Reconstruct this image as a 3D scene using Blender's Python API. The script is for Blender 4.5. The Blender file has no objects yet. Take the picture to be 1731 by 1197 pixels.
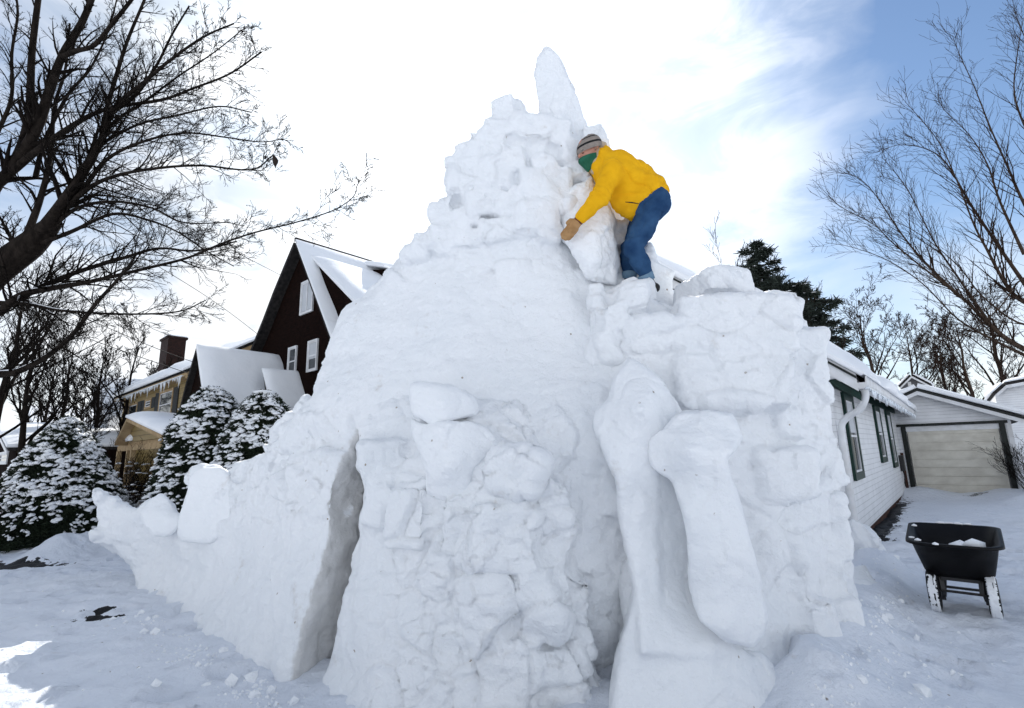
import bpy, math, random
import numpy as np
from mathutils import Vector, Matrix
random.seed(7); np.random.seed(7)
rad = math.radians
SC = bpy.context.scene; COL = SC.collection
# ---------------------------------------------------------------- camera, sky, sun
W, H, FPX = 1731.0, 1197.0, 840.0
PITCH, ROLL, EYE = rad(11.1), rad(1.4), 1.6
CAM = np.array([0.0, 0.0, EYE])
cF = np.array([0, math.cos(PITCH), math.sin(PITCH)])
_R0 = np.array([1.0, 0, 0]); _U0 = np.array([0, -math.sin(PITCH), math.cos(PITCH)])
cR = math.cos(ROLL)*_R0 - math.sin(ROLL)*_U0
cU = math.sin(ROLL)*_R0 + math.cos(ROLL)*_U0
cam = bpy.data.cameras.new('camera'); camo = bpy.data.objects.new('camera', cam); COL.objects.link(camo)
cam.sensor_width = 36.0; cam.lens = 36.0*FPX/W; cam.clip_end = 3000; cam.clip_start = 0.05
camo.matrix_world = Matrix(((cR[0], cU[0], -cF[0], 0), (cR[1], cU[1], -cF[1], 0), (cR[2], cU[2], -cF[2], EYE), (0, 0, 0, 1)))
SC.camera = camo
SUN_AZ, SUN_EL = 3.75, 37.6
world = bpy.data.worlds.new('World'); SC.world = world; world.use_nodes = True
def build_world():
    nt = world.node_tree; N = nt.nodes; L = nt.links; N.clear()
    out = N.new('ShaderNodeOutputWorld')
    def link(v, sock):
        if isinstance(v, (int, float)): sock.default_value = v
        else: L.new(v, sock)
    def math_(op, a, b=None, clamp=False):
        m = N.new('ShaderNodeMath'); m.operation = op; m.use_clamp = clamp; link(a, m.inputs[0])
        if b is not None: link(b, m.inputs[1])
        return m.outputs[0]
    def mr(v, a, b, lo, hi, smooth=True):
        q = N.new('ShaderNodeMapRange'); q.interpolation_type = 'SMOOTHSTEP' if smooth else 'LINEAR'; link(v, q.inputs[0])
        for i, x in zip((1, 2, 3, 4), (a, b, lo, hi)): q.inputs[i].default_value = x
        return q.outputs[0]
    tc = N.new('ShaderNodeTexCoord'); sep = N.new('ShaderNodeSeparateXYZ'); L.new(tc.outputs['Generated'], sep.inputs[0])
    def dot(az, el):
        d = N.new('ShaderNodeVectorMath'); d.operation = 'DOT_PRODUCT'; L.new(tc.outputs['Generated'], d.inputs[0]); az, el = rad(az), rad(el)
        d.inputs[1].default_value = (math.sin(az)*math.cos(el), math.cos(az)*math.cos(el), math.sin(el)); return d.outputs['Value']
    def noise(sc, loc, scale, det=7, ro=.55, dist=.5):
        mp = N.new('ShaderNodeMapping'); mp.inputs['Scale'].default_value = sc; mp.inputs['Location'].default_value = loc; mp.inputs['Rotation'].default_value = (.1, .6, .2); L.new(tc.outputs['Generated'], mp.inputs[0])
        n = N.new('ShaderNodeTexNoise'); n.inputs['Scale'].default_value = scale; n.inputs['Detail'].default_value = det; n.inputs['Roughness'].default_value = ro; n.inputs['Distortion'].default_value = dist; L.new(mp.outputs[0], n.inputs['Vector']); return n.outputs[0]
    sky = N.new('ShaderNodeTexSky'); sky.sky_type = 'NISHITA'; sky.sun_disc = False
    sky.sun_elevation = rad(SUN_EL); sky.sun_rotation = rad(SUN_AZ); sky.altitude = 300; sky.dust_density = 0.2; sky.air_density = 1.15; sky.ozone_density = 3.0
    b1 = N.new('ShaderNodeBackground'); L.new(sky.outputs[0], b1.inputs[0]); b1.inputs[1].default_value = 0.092
    n1 = noise((1.5, 1.1, 2.2), (.35, .1, .2), 1.6, 6, .5, .25); n2 = noise((1.2, 1.2, 3.4), (2.3, .7, 1.2), 4.2, 6, .6, .8)
    dv = dot(SUN_AZ-10, SUN_EL-5); ds = dot(SUN_AZ, SUN_EL)
    veil = mr(dv, .70, .975, -.04, .95)                               # thin veil of cloud in front of the sun
    left = mr(sep.outputs['X'], .15, -.45, 0, .26)
    low = mr(sep.outputs['Z'], .02, .40, .62, 0)
    back = mr(sep.outputs['Y'], .1, -.5, 0, .55)  # extra cloud behind the camera, added to fill the sculpture's front
    wob = math_('MULTIPLY', math_('SUBTRACT', n1, .5), 1.35)
    fine = math_('MULTIPLY', math_('SUBTRACT', n2, .5), .28)
    s = math_('ADD', math_('ADD', math_('ADD', veil, left), math_('ADD', low, back)), math_('ADD', wob, fine), True)
    # brightness of the cloud: bright close to the sun, raised behind the camera as added frontal fill
    st = math_('ADD', math_('ADD', mr(ds, .78, .985, .74, 1.26), mr(ds, .990, .9999, 0, 1.1)), mr(sep.outputs['Y'], .05, -.6, 0, .12))
    st = math_('ADD', st, mr(ds, .99988, .99996, 0, 12))
    shade = mr(math_('ADD', math_('MULTIPLY', n2, .6), math_('MULTIPLY', n1, .4)), .38, .56, .84, 1.06)
    cc = N.new('ShaderNodeMix'); cc.data_type = 'RGBA'; L.new(mr(shade, .84, 1.06, 0, 1, False), cc.inputs[0]); cc.inputs[6].default_value = (.80, .89, 1, 1); cc.inputs[7].default_value = (.95, .972, 1, 1)
    b2 = N.new('ShaderNodeBackground'); L.new(cc.outputs[2], b2.inputs[0]); L.new(math_('MULTIPLY', st, shade), b2.inputs[1])
    mx = N.new('ShaderNodeMixShader'); L.new(s, mx.inputs[0]); L.new(b1.outputs[0], mx.inputs[1]); L.new(b2.outputs[0], mx.inputs[2]); L.new(mx.outputs[0], out.inputs[0])
build_world()
sl = bpy.data.lights.new('sun', 'SUN'); sl.energy = 3.6; sl.angle = rad(0.53); sl.color = (1, 0.965, 0.9)
so = bpy.data.objects.new('sun', sl); COL.objects.link(so)
_d = Vector((math.sin(rad(SUN_AZ))*math.cos(rad(SUN_EL)), math.cos(rad(SUN_AZ))*math.cos(rad(SUN_EL)), math.sin(rad(SUN_EL))))
so.rotation_euler = _d.to_track_quat('Z', 'Y').to_euler()
so.location = _d*60
SC.view_settings.view_transform = 'Standard'; SC.view_settings.look = 'None'; SC.view_settings.gamma = 1; SC.view_settings.exposure = 0.55
SC.cycles.max_bounces = 7; SC.cycles.diffuse_bounces = 5; SC.cycles.use_denoising = True
# ---------------------------------------------------------------- geometry of view
def ray(px, py): return cF + cR*((px-W/2)/FPX) - cU*((py-H/2)/FPX)
def pt(px, py, d): return CAM + ray(px, py)*d
def gr(px, py, z=0.0):
    r = ray(px, py); return CAM + r*((z-EYE)/r[2])
def onplane(px, py, P0, n):
    r = ray(px, py); n = np.asarray(n, float); return CAM + r*(((np.asarray(P0)-CAM)@n)/(r@n))
A = np.array([math.sin(rad(41.17)), math.cos(rad(41.17)), 0.0])     # along the driveway, away from the camera
B = np.array([-A[1], A[0], 0.0])                                     # to the left, along the street
Z = np.array([0, 0, 1.0])
# ---------------------------------------------------------------- scene helpers
def tag(o, label=None, cat=None, group=None, kind=None):
    if label: o['label'] = label
    if cat: o['category'] = cat
    if group: o['group'] = group
    if kind: o['kind'] = kind
    return o
def empty(name, loc=(0, 0, 0)):
    o = bpy.data.objects.new(name, None); COL.objects.link(o); o.location = tuple(float(v) for v in loc); o.empty_display_size = 0.2
    return o
def mesh_obj(name, V, Fc, m, parent=None, smooth=False, org=None):
    """V Nx3 world positions, faces list or int array; the parent is an unrotated Empty"""
    V = np.asarray(V, dtype=np.float64)
    if parent is not None:
        base = np.zeros(3); p = parent
        while p is not None: base += np.array(p.location); p = p.parent
    else:
        base = np.array(org, float) if org is not None else np.array([V[:, 0].mean(), V[:, 1].mean(), V[:, 2].min()])
    me = bpy.data.meshes.new(name); Vl = (V-base)
    if isinstance(Fc, np.ndarray):
        n, k = Fc.shape
        me.vertices.add(len(Vl)); me.vertices.foreach_set('co', Vl.astype(np.float32).ravel())
        me.loops.add(n*k); me.loops.foreach_set('vertex_index', Fc.astype(np.int32).ravel())
        me.polygons.add(n); me.polygons.foreach_set('loop_start', np.arange(0, n*k, k, dtype=np.int32)); me.polygons.foreach_set('loop_total', np.full(n, k, dtype=np.int32))
        me.update(calc_edges=True)
    else:
        me.from_pydata([tuple(v) for v in Vl], [], Fc); me.update()
    if smooth: me.polygons.foreach_set('use_smooth', [True]*len(me.polygons))
    me.materials.append(m)
    o = bpy.data.objects.new(name, me); COL.objects.link(o)
    if parent is not None: o.parent = parent
    else: o.location = tuple(base)
    return o
class MB:
    """collects shapes for ONE mesh"""
    def __init__(s): s.V = []; s.F = []
    def add(s, V, F):
        n = len(s.V); s.V += [tuple(map(float, v)) for v in V]; s.F += [tuple(i+n for i in f) for f in F]
    def box(s, o, a, b, c):
        """o corner, a b c edge vectors"""
        o, a, b, c = map(lambda q: np.asarray(q, float), (o, a, b, c))
        P = [o, o+a, o+a+b, o+b, o+c, o+a+c, o+a+b+c, o+b+c]
        F = [(0, 3, 2, 1), (4, 5, 6, 7), (0, 1, 5, 4), (1, 2, 6, 5), (2, 3, 7, 6), (3, 0, 4, 7)]
        if np.dot(np.cross(a, b), c) < 0: F = [f[::-1] for f in F]
        s.add(P, F)
    def prism(s, poly, e):
        """poly: list of 3d points, e: extrusion vector"""
        n = len(poly); P = [np.asarray(p, float) for p in poly]; e = np.asarray(e, float)
        V = P+[p+e for p in P]
        nrm = sum(np.cross(P[i]-P[0], P[(i+1) % n]-P[0]) for i in range(1, n-1)) if n > 3 else np.cross(P[1]-P[0], P[2]-P[0])
        fl = np.dot(nrm, e) < 0
        F = [tuple(range(n))[::-1], tuple(range(n, 2*n))]+[(i, (i+1) % n, n+(i+1) % n, n+i) for i in range(n)]
        if fl: F = [f[::-1] for f in F]
        s.add(V, F)
    def bar(s, p, q, w, h=None, up=Z):
        p, q = np.asarray(p, float), np.asarray(q, float); h = h or w; d = q-p; d /= np.linalg.norm(d)
        x = np.cross(d, up); x /= np.linalg.norm(x)+1e-9; y = np.cross(x, d)
        s.box(p-x*w/2-y*h/2, x*w, y*h, q-p)
    def build(s, name, m, parent=None, smooth=False, bevel=0):
        o = mesh_obj(name, np.array(s.V), s.F, m, parent, smooth)
        if bevel:
            b = o.modifiers.new('bevel', 'BEVEL'); b.width = bevel; b.segments = 2; b.limit_method = 'ANGLE'
        return o
def tubes(lines, sides=5):
    """lines: list of (Nx3 points, N radii) -> verts, quads; open tubes with tapered ends"""
    VV = []; FF = []; base = 0
    ang = np.arange(sides)*2*math.pi/sides; ca, sa = np.cos(ang), np.sin(ang)
    for P, r in lines:
        P = np.asarray(P, float); r = np.asarray(r, float); n = len(P)
        T = np.gradient(P, axis=0); T /= np.linalg.norm(T, axis=1)[:, None]+1e-9
        ref = np.array([0.31, 0.17, 0.93]) if abs(T[0] @ np.array([.31, .17, .93])) < .9 else np.array([1.0, 0, 0])
        X = np.cross(T, ref); X /= np.linalg.norm(X, axis=1)[:, None]+1e-9; Y = np.cross(T, X)
        V = P[:, None]+(X[:, None]*ca[None, :, None]+Y[:, None]*sa[None, :, None])*r[:, None, None]
        VV.append(V.reshape(-1, 3))
        i = np.arange(n-1)[:, None]*sides; j = np.arange(sides)[None]; j2 = (j+1) % sides
        FF.append(np.stack([i+j+base, i+j2+base, i+sides+j2+base, i+sides+j+base], -1).reshape(-1, 4)); base += n*sides
    return np.concatenate(VV), np.concatenate(FF)
def smoothline(P, k=6):
    """Catmull-Rom through the points"""
    P = np.asarray(P, float); Q = np.vstack([2*P[0]-P[1], P, 2*P[-1]-P[-2]]); out = []
    for i in range(1, len(Q)-2):
        for t in np.arange(k)/k:
            a, b, c, d = Q[i-1], Q[i], Q[i+1], Q[i+2]
            out.append(0.5*((2*b)+(c-a)*t+(2*a-5*b+4*c-d)*t*t+(3*b-3*c+d-a)*t**3))
    out.append(P[-1]); return np.array(out)
# ---------------------------------------------------------------- noise
def _h(ix, iy, iz, s):
    h = (ix.astype(np.int64)*374761393+iy.astype(np.int64)*668265263+iz.astype(np.int64)*2147483647+s*974634777) & 0xffffffff
    h = ((h ^ (h >> 13))*1274126177) & 0xffffffff; h = ((h ^ (h >> 15))*2246822519) & 0xffffffff
    return ((h ^ (h >> 16)) & 0xffffff)/float(0xffffff)
def vnoise(P, s=0):
    I = np.floor(P).astype(np.int64); f = P-I; f = f*f*(3-2*f); r = 0
    for a in (0, 1):
        wa = f[:, 0] if a else 1-f[:, 0]
        for b in (0, 1):
            wb = f[:, 1] if b else 1-f[:, 1]
            for c in (0, 1):
                wc = f[:, 2] if c else 1-f[:, 2]
                r = r+wa*wb*wc*_h(I[:, 0]+a, I[:, 1]+b, I[:, 2]+c, s)
    return r*2-1
def fbm(P, s=0, o=4, g=0.5):
    r = 0; a = 1
    for k in range(o): r = r+a*vnoise(P*(2**k)+k*17.3, s+k); a *= g
    return r
def voronoi(P, s=0, jit=0.85):
    I = np.floor(P).astype(np.int64); n = len(P)
    F1 = np.full(n, 9.0); F2 = np.full(n, 9.0); cid = np.zeros(n); cc = np.zeros((n, 3))
    for a in (-1, 0, 1):
        for b in (-1, 0, 1):
            for c in (-1, 0, 1):
                J = I+np.array([a, b, c])
                R = np.stack([_h(J[:, 0], J[:, 1], J[:, 2], s+q) for q in (1, 2, 3)], -1)
                Q = J+0.5+(R-0.5)*jit; D = np.linalg.norm(Q-P, axis=1)
                m = D < F1; F2 = np.where(m, F1, np.minimum(F2, D)); F1 = np.where(m, D, F1)
                cid = np.where(m, _h(J[:, 0], J[:, 1], J[:, 2], s+9), cid); cc[m] = Q[m]
    return F1, F2, cid, cc
# ---------------------------------------------------------------- implicit solids
def snets(F, org, h):
    s = F < 0; nx, ny, nz = F.shape
    cnt = np.zeros((nx-1, ny-1, nz-1), np.int8)
    for a in (0, 1):
        for b in (0, 1):
            for c in (0, 1): cnt += s[a:nx-1+a, b:ny-1+b, c:nz-1+c]
    m = (cnt > 0) & (cnt < 8); I = np.argwhere(m); idx = np.full(cnt.shape, -1, np.int64); idx[m] = np.arange(len(I))
    cor = [(a, b, c) for a in (0, 1) for b in (0, 1) for c in (0, 1)]
    V = {q: F[I[:, 0]+q[0], I[:, 1]+q[1], I[:, 2]+q[2]] for q in cor}
    P = np.zeros((len(I), 3)); K = np.zeros(len(I))
    for q in cor:
        for ax in range(3):
            if q[ax] == 0:
                q2 = list(q); q2[ax] = 1; q2 = tuple(q2); v0, v1 = V[q], V[q2]; x = (v0 < 0) != (v1 < 0)
                t = v0[x]/(v0[x]-v1[x]); e = np.array(q, float)[None]+np.eye(3)[ax][None]*t[:, None]; P[x] += e; K[x] += 1
    P = (P/K[:, None]+I)*h+np.asarray(org)
    Q = []
    for ax in range(3):
        o1, o2 = [(1, 2), (2, 0), (0, 1)][ax]
        sl0 = [slice(1, n-1) for n in F.shape]; sl0[ax] = slice(0, F.shape[ax]-1)
        sl1 = list(sl0); sl1[ax] = slice(1, F.shape[ax])
        a, b = s[tuple(sl0)], s[tuple(sl1)]; X = np.argwhere(a != b); inside = a[tuple(X.T)]
        for k in range(3):
            if k != ax: X[:, k] += 1
        def cell(d1, d2):
            Y = X.copy(); Y[:, o1] -= d1; Y[:, o2] -= d2; return idx[Y[:, 0], Y[:, 1], Y[:, 2]]
        q = np.stack([cell(1, 1), cell(0, 1), cell(0, 0), cell(1, 0)], -1); q[~inside] = q[~inside][:, ::-1]; Q.append(q)
    return P, np.concatenate(Q)
def subdiv(V, Q):
    n = len(V); E = np.concatenate([np.sort(Q[:, [i, (i+1) % 4]], 1) for i in range(4)])
    key = E[:, 0]*n+E[:, 1]; u, inv = np.unique(key, return_inverse=True); ue = np.stack([u//n, u % n], -1)
    inv = inv.reshape(4, -1)+n; mv = V[ue].mean(1); fv = V[Q].mean(1); fi = np.arange(len(Q))+n+len(ue)
    Vn = np.concatenate([V, mv, fv])
    Qn = np.concatenate([np.stack([Q[:, i], inv[i], fi, inv[(i+3) % 4]], -1) for i in range(4)])
    return Vn, Qn
def relax(V, Q, it=1, lam=0.5):
    n = len(V)
    for _ in range(it):
        S = np.zeros_like(V); c = np.zeros(n)
        for i in range(4):
            a, b = Q[:, i], Q[:, (i+1) % 4]
            for k in range(3): S[:, k] += np.bincount(a, V[b, k], n)+np.bincount(b, V[a, k], n)
            c += np.bincount(a, minlength=n)+np.bincount(b, minlength=n)
        V = V+lam*(S/np.maximum(c, 1)[:, None]-V)
    return V
def vnormals(V, Q):
    fn = np.cross(V[Q[:, 2]]-V[Q[:, 0]], V[Q[:, 3]]-V[Q[:, 1]]); N = np.zeros_like(V)
    for i in range(4):
        for k in range(3): N[:, k] += np.bincount(Q[:, i], fn[:, k], len(V))
    return N/(np.linalg.norm(N, axis=1)[:, None]+1e-12)
def smin(a, b, k):
    h = np.clip(0.5+0.5*(b-a)/k, 0, 1); return b*(1-h)+a*h-k*h*(1-h)
def smax(a, b, k): return -smin(-a, -b, k)
# pixel rasters: polygon distance and thin-plate depth
GS = 6.0; GX0, GY0 = -300.0, -200.0; GNX, GNY = 400, 300
_gx, _gy = np.meshgrid(GX0+np.arange(GNX)*GS, GY0+np.arange(GNY)*GS, indexing='ij')
def poly_field(poly):
    P = np.array(poly, float); x, y = _gx.ravel(), _gy.ravel(); d2 = np.full(x.shape, 1e12); ins = np.zeros(x.shape, bool)
    for i in range(len(P)):
        a, b = P[i], P[(i+1) % len(P)]; e = b-a; L2 = e@e+1e-9
        t = np.clip(((x-a[0])*e[0]+(y-a[1])*e[1])/L2, 0, 1); d2 = np.minimum(d2, (x-a[0]-t*e[0])**2+(y-a[1]-t*e[1])**2)
        c = (a[1] > y) != (b[1] > y); xi = a[0]+(y-a[1])*e[0]/(e[1] if abs(e[1]) > 1e-9 else 1e-9); ins ^= c & (x < xi)
    return np.where(ins, -1, 1)*np.sqrt(d2)
def depth_field(pts, lin=False):
    P = np.array(pts, float); X = P[:, :2]/300; d = P[:, 2]
    def k(r2): return -np.sqrt(r2+1e-4) if lin else 0.5*r2*np.log(r2+1e-9)
    def D2(a, b): return ((a[:, None]-b[None])**2).sum(-1)
    n = len(X); M = np.zeros((n+3, n+3)); M[:n, :n] = k(D2(X, X))+np.eye(n)*0.002; M[:n, n] = 1; M[:n, n+1:] = X; M[n:, :n] = M[:n, n:].T
    w = np.linalg.solve(M, np.concatenate([d, np.zeros(3)]))
    G = np.stack([_gx.ravel(), _gy.ravel()], -1)/300; r = np.zeros(len(G))
    for i in range(0, len(G), 20000): r[i:i+20000] = k(D2(G[i:i+20000], X))@w[:n]+w[n]+G[i:i+20000]@w[n+1:]
    return np.clip(r, d.min()-0.25, d.max()+0.4)
def samp(f, u, v):
    f = f.reshape(GNX, GNY); a = np.clip((u-GX0)/GS, 0, GNX-1.001); b = np.clip((v-GY0)/GS, 0, GNY-1.001)
    i = a.astype(np.int32); j = b.astype(np.int32); a = a-i; b = b-j
    return f[i, j]*(1-a)*(1-b)+f[i+1, j]*a*(1-b)+f[i, j+1]*(1-a)*b+f[i+1, j+1]*a*b
def solid(layers, h, extra=None, cut=None, k=0.06, blockf=None, sub=True, box=None, floor=-0.12):
    """a carved snow solid; each layer = dict(poly, depth, thick, taper, k); union of layers, then rounded blocks"""
    fl = []
    lo = np.full(3, 1e9); hi = -lo
    for L in layers:
        pf = poly_field(L['poly']); df = depth_field(L['depth'], L.get('lin', False)); fl.append((pf, df, L))
        ds = [q[2] for q in L['depth']]
        for (x, y) in L['poly']:
            for d in (min(ds)-.1, max(ds)+L.get('thick', 1)): p = pt(x, y, d); lo = np.minimum(lo, p); hi = np.maximum(hi, p)
    lo -= 0.2; hi += 0.2
    if box: lo = np.maximum(lo, box[0]); hi = np.minimum(hi, box[1])
    lo[2] = max(lo[2], floor-2*h)
    n = np.ceil((hi-lo)/h).astype(int)+1
    F = np.empty(n, np.float32); ys = lo[1]+np.arange(n[1])*h; zs = lo[2]+np.arange(n[2])*h
    Y, Zg = np.meshgrid(ys, zs, indexing='ij')
    for i in range(n[0]):
        x = lo[0]+i*h; px, py, pz = x-CAM[0], Y-CAM[1], Zg-CAM[2]
        d = px*cF[0]+py*cF[1]+pz*cF[2]; dd = np.maximum(d, 0.5)
        u = W/2+FPX*(px*cR[0]+py*cR[1]+pz*cR[2])/dd; v = H/2-FPX*(px*cU[0]+py*cU[1]+pz*cU[2])/dd
        r = None
        for pf, df, L in fl:
            fr = samp(df, u, v); sd = samp(pf, u, v)*dd/FPX; e = d-fr
            q = smax(sd+L.get('taper', .25)*np.maximum(e-.15, 0), -e, L.get('k', .15)); q = smax(q, e-L.get('thick', 1), .2)
            if 'cut' in L:
                for P0, nn in L['cut']: q = smax(q, (x-P0[0])*nn[0]+(Y-P0[1])*nn[1]+(Zg-P0[2])*nn[2], .07)
            r = q if r is None else smin(r, q, k)
        F[i] = r
    for (c, hs, R, rr) in (extra or []):
        hs = np.asarray(hs); rad_ = np.linalg.norm(hs)+.12
        a = np.maximum(((c-rad_-lo)/h).astype(int), 0); b = np.minimum(((c+rad_-lo)/h).astype(int)+2, n)
        if np.any(b <= a): continue
        g = np.stack(np.meshgrid(*[lo[t]+np.arange(a[t], b[t])*h for t in range(3)], indexing='ij'), -1)-c
        l = np.abs(g@R)-(hs-rr); q = np.linalg.norm(np.maximum(l, 0), axis=-1)+np.minimum(l.max(-1), 0)-rr
        s_ = tuple(slice(a[t], b[t]) for t in range(3)); F[s_] = smin(F[s_], q.astype(np.float32), .03)
    if floor is not None: F = np.maximum(F, (floor-zs)[None, None, :].astype(np.float32))
    V, Q = snets(np.pad(F, 1, constant_values=1.0), lo-h, h)
    V = relax(V, Q, 2, .5)
    if sub: V, Q = subdiv(V, Q); V = relax(V, Q, 1, .5)
    return V, Q
def rotm(a, b, c): return np.array(Matrix.Rotation(a, 3, 'Z')@Matrix.Rotation(b, 3, 'X')@Matrix.Rotation(c, 3, 'Y'))
def roughen(V, Q, block=0.0, size=(.45, .45, .36), groove=.02, und=.02, fine=.004, seed=3, mask=None):
    N = vnormals(V, Q)
    w = np.stack([fbm(V*2.2+5, seed, 2), fbm(V*2.2+15, seed+5, 2), fbm(V*2.2+25, seed+8, 2)], -1)*.07
    d = und*fbm(V*1.7, seed+20, 3)+fine*fbm(V*16, seed+30, 3)+.5*und*fbm(V*5.5, seed+40, 2)+.25*und*fbm(V*np.array([1.6, 1.6, 9.0]), seed+60, 3)+.10*und*np.maximum(fbm(V*11, seed+64, 2), 0)
    if block > 0:
        S = np.asarray(size); F1, F2, cid, cc = voronoi((V+w)/S, seed)
        tl = (((V+w)/S-cc)*S); tv = np.stack([np.sin(cid*71), np.sin(cid*137+1), np.sin(cid*211+2)], -1)
        e = F2-F1
        b = (cid-.5)*block*1.4+(tl*tv).sum(-1)*block*3.4-groove*np.exp(-(e/.07)**2)*(0.3+1.3*np.clip(fbm(V*1.3, seed+50, 2)+.4, 0, 1))
        edge = np.clip(e/.22, 0, 1); b = b*(.35+.65*edge)
        m = mask(V) if mask else 1.0
        G1, G2, gid, gc = voronoi((V+w*.6)/np.array([.13, .13, .11]), seed+70); gl = ((V+w*.6)-gc*np.array([.13, .13, .11])); gt = np.stack([np.sin(gid*51), np.sin(gid*97+1), np.sin(gid*171+2)], -1)
        d = d+b*m+(gl*gt).sum(-1)*block*2.2*m
    return V+N*d[:, None]
# ---------------------------------------------------------------- materials
def newmat(name, col, rough=.6, spec=.3, metal=0):
    m = bpy.data.materials.new(name); m.use_nodes = True; b = m.node_tree.nodes['Principled BSDF']
    b.inputs['Base Color'].default_value = (*col, 1); b.inputs['Roughness'].default_value = rough
    b.inputs['Specular IOR Level'].default_value = spec; b.inputs['Metallic'].default_value = metal
    return m
def noisemat(name, c1, c2, scale=5, rough=.7, bump=.3, bscale=None, bdist=.01, stretch=(1, 1, 1), spec=.3, lo=.35, hi=.65):
    m = newmat(name, c1, rough, spec); nt = m.node_tree; N, L = nt.nodes, nt.links; b = N['Principled BSDF']
    tc = N.new('ShaderNodeTexCoord'); mp = N.new('ShaderNodeMapping'); mp.inputs['Scale'].default_value = stretch; L.new(tc.outputs['Object'], mp.inputs[0])
    n1 = N.new('ShaderNodeTexNoise'); n1.inputs['Scale'].default_value = scale; n1.inputs['Detail'].default_value = 6; L.new(mp.outputs[0], n1.inputs['Vector'])
    cr = N.new('ShaderNodeValToRGB'); cr.color_ramp.elements[0].position = lo; cr.color_ramp.elements[1].position = hi
    cr.color_ramp.elements[0].color = (*c1, 1); cr.color_ramp.elements[1].color = (*c2, 1)
    L.new(n1.outputs[0], cr.inputs[0]); L.new(cr.outputs[0], b.inputs['Base Color'])
    n2 = N.new('ShaderNodeTexNoise'); n2.inputs['Scale'].default_value = bscale or scale*6; n2.inputs['Detail'].default_value = 5; L.new(mp.outputs[0], n2.inputs['Vector'])
    bp = N.new('ShaderNodeBump'); bp.inputs['Strength'].default_value = bump; bp.inputs['Distance'].default_value = bdist
    L.new(n2.outputs[0], bp.inputs['Height']); L.new(bp.outputs[0], b.inputs['Normal'])
    return m
def snowmat(name, col=(.92, .932, .95), specks=True, bump=.85, sss=.0, bscale=34, dirt=(.30, .22, .15), asphalt=False, cut_grey=False):
    m = newmat(name, col, .55, .25); nt = m.node_tree; N, L = nt.nodes, nt.links; b = N['Principled BSDF']
    tc = N.new('ShaderNodeTexCoord'); src = tc.outputs['Object']
    def noise(s, d=4, r=.55):
        n = N.new('ShaderNodeTexNoise'); n.inputs['Scale'].default_value = s; n.inputs['Detail'].default_value = d; n.inputs['Roughness'].default_value = r; L.new(src, n.inputs['Vector']); return n.outputs[0]
    def mr(x, a, c, lo=0, hi=1):
        q = N.new('ShaderNodeMapRange'); L.new(x, q.inputs[0]); q.inputs[1].default_value = a; q.inputs[2].default_value = c; q.inputs[3].default_value = lo; q.inputs[4].default_value = hi; return q.outputs[0]
    def mul(a, c, op='MULTIPLY'):
        q = N.new('ShaderNodeMath'); q.operation = op
        for i, v in enumerate((a, c)):
            if isinstance(v, (int, float)): q.inputs[i].default_value = v
            else: L.new(v, q.inputs[i])
        return q.outputs[0]
    def mix(f, c1, c2):
        q = N.new('ShaderNodeMix'); q.data_type = 'RGBA'; L.new(f, q.inputs[0])
        for i, v in ((6, c1), (7, c2)):
            if isinstance(v, tuple): q.inputs[i].default_value = (*v, 1)
            else: L.new(v, q.inputs[i])
        return q.outputs[2]
    c = mix(mr(noise(1.6, 3), .35, .7), col, tuple(v*f for v, f in zip(col, (.955, .965, .97))))
    if specks:
        vo = N.new('ShaderNodeTexVoronoi'); vo.inputs['Scale'].default_value = 7.0; L.new(src, vo.inputs['Vector'])
        sep = N.new('ShaderNodeSeparateColor'); L.new(vo.outputs['Color'], sep.inputs[0])
        sp = mul(mr(vo.outputs['Distance'], .045, .09, 1, 0), mr(sep.outputs[0], .62, .64)); sp = mul(sp, mr(noise(60, 2), .42, .5))
        c = mix(mul(sp, .9), c, dirt)
        st = mul(mr(noise(3.1, 5, .65), .62, .74), mr(noise(14, 4), .4, .65)); c = mix(mul(st, .42), c, (.42, .35, .28))
    if asphalt:
        at = N.new('ShaderNodeAttribute'); at.attribute_name = 'bare'
        am = mr(mul(at.outputs['Fac'], mr(noise(7, 6, .6), .3, .7, -.45, .45), 'ADD'), .5, .54)
        c = mix(am, c, (.012, .012, .013))
    if cut_grey:
        at = N.new('ShaderNodeAttribute'); at.attribute_name = 'cut_grey'; c = mix(at.outputs['Fac'], c, mix(mr(noise(5, 5, .6), .35, .65), (.74, .73, .72), (.62, .61, .595)))
    L.new(c, b.inputs['Base Color'])
    if sss:
        b.inputs['Subsurface Weight'].default_value = sss; b.inputs['Subsurface Radius'].default_value = (.05, .06, .07); b.inputs['Subsurface Scale'].default_value = 1
    hgt = mul(mul(noise(bscale, 6, .66), .5), mul(noise(7.5, 5, .55), 1.0), 'ADD'); hgt = mul(hgt, mul(noise(110, 3, .7), .16), 'ADD')
    bp = N.new('ShaderNodeBump'); bp.inputs['Strength'].default_value = bump; bp.inputs['Distance'].default_value = .035
    L.new(hgt, bp.inputs['Height']); L.new(bp.outputs[0], b.inputs['Normal'])
    return m
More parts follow.
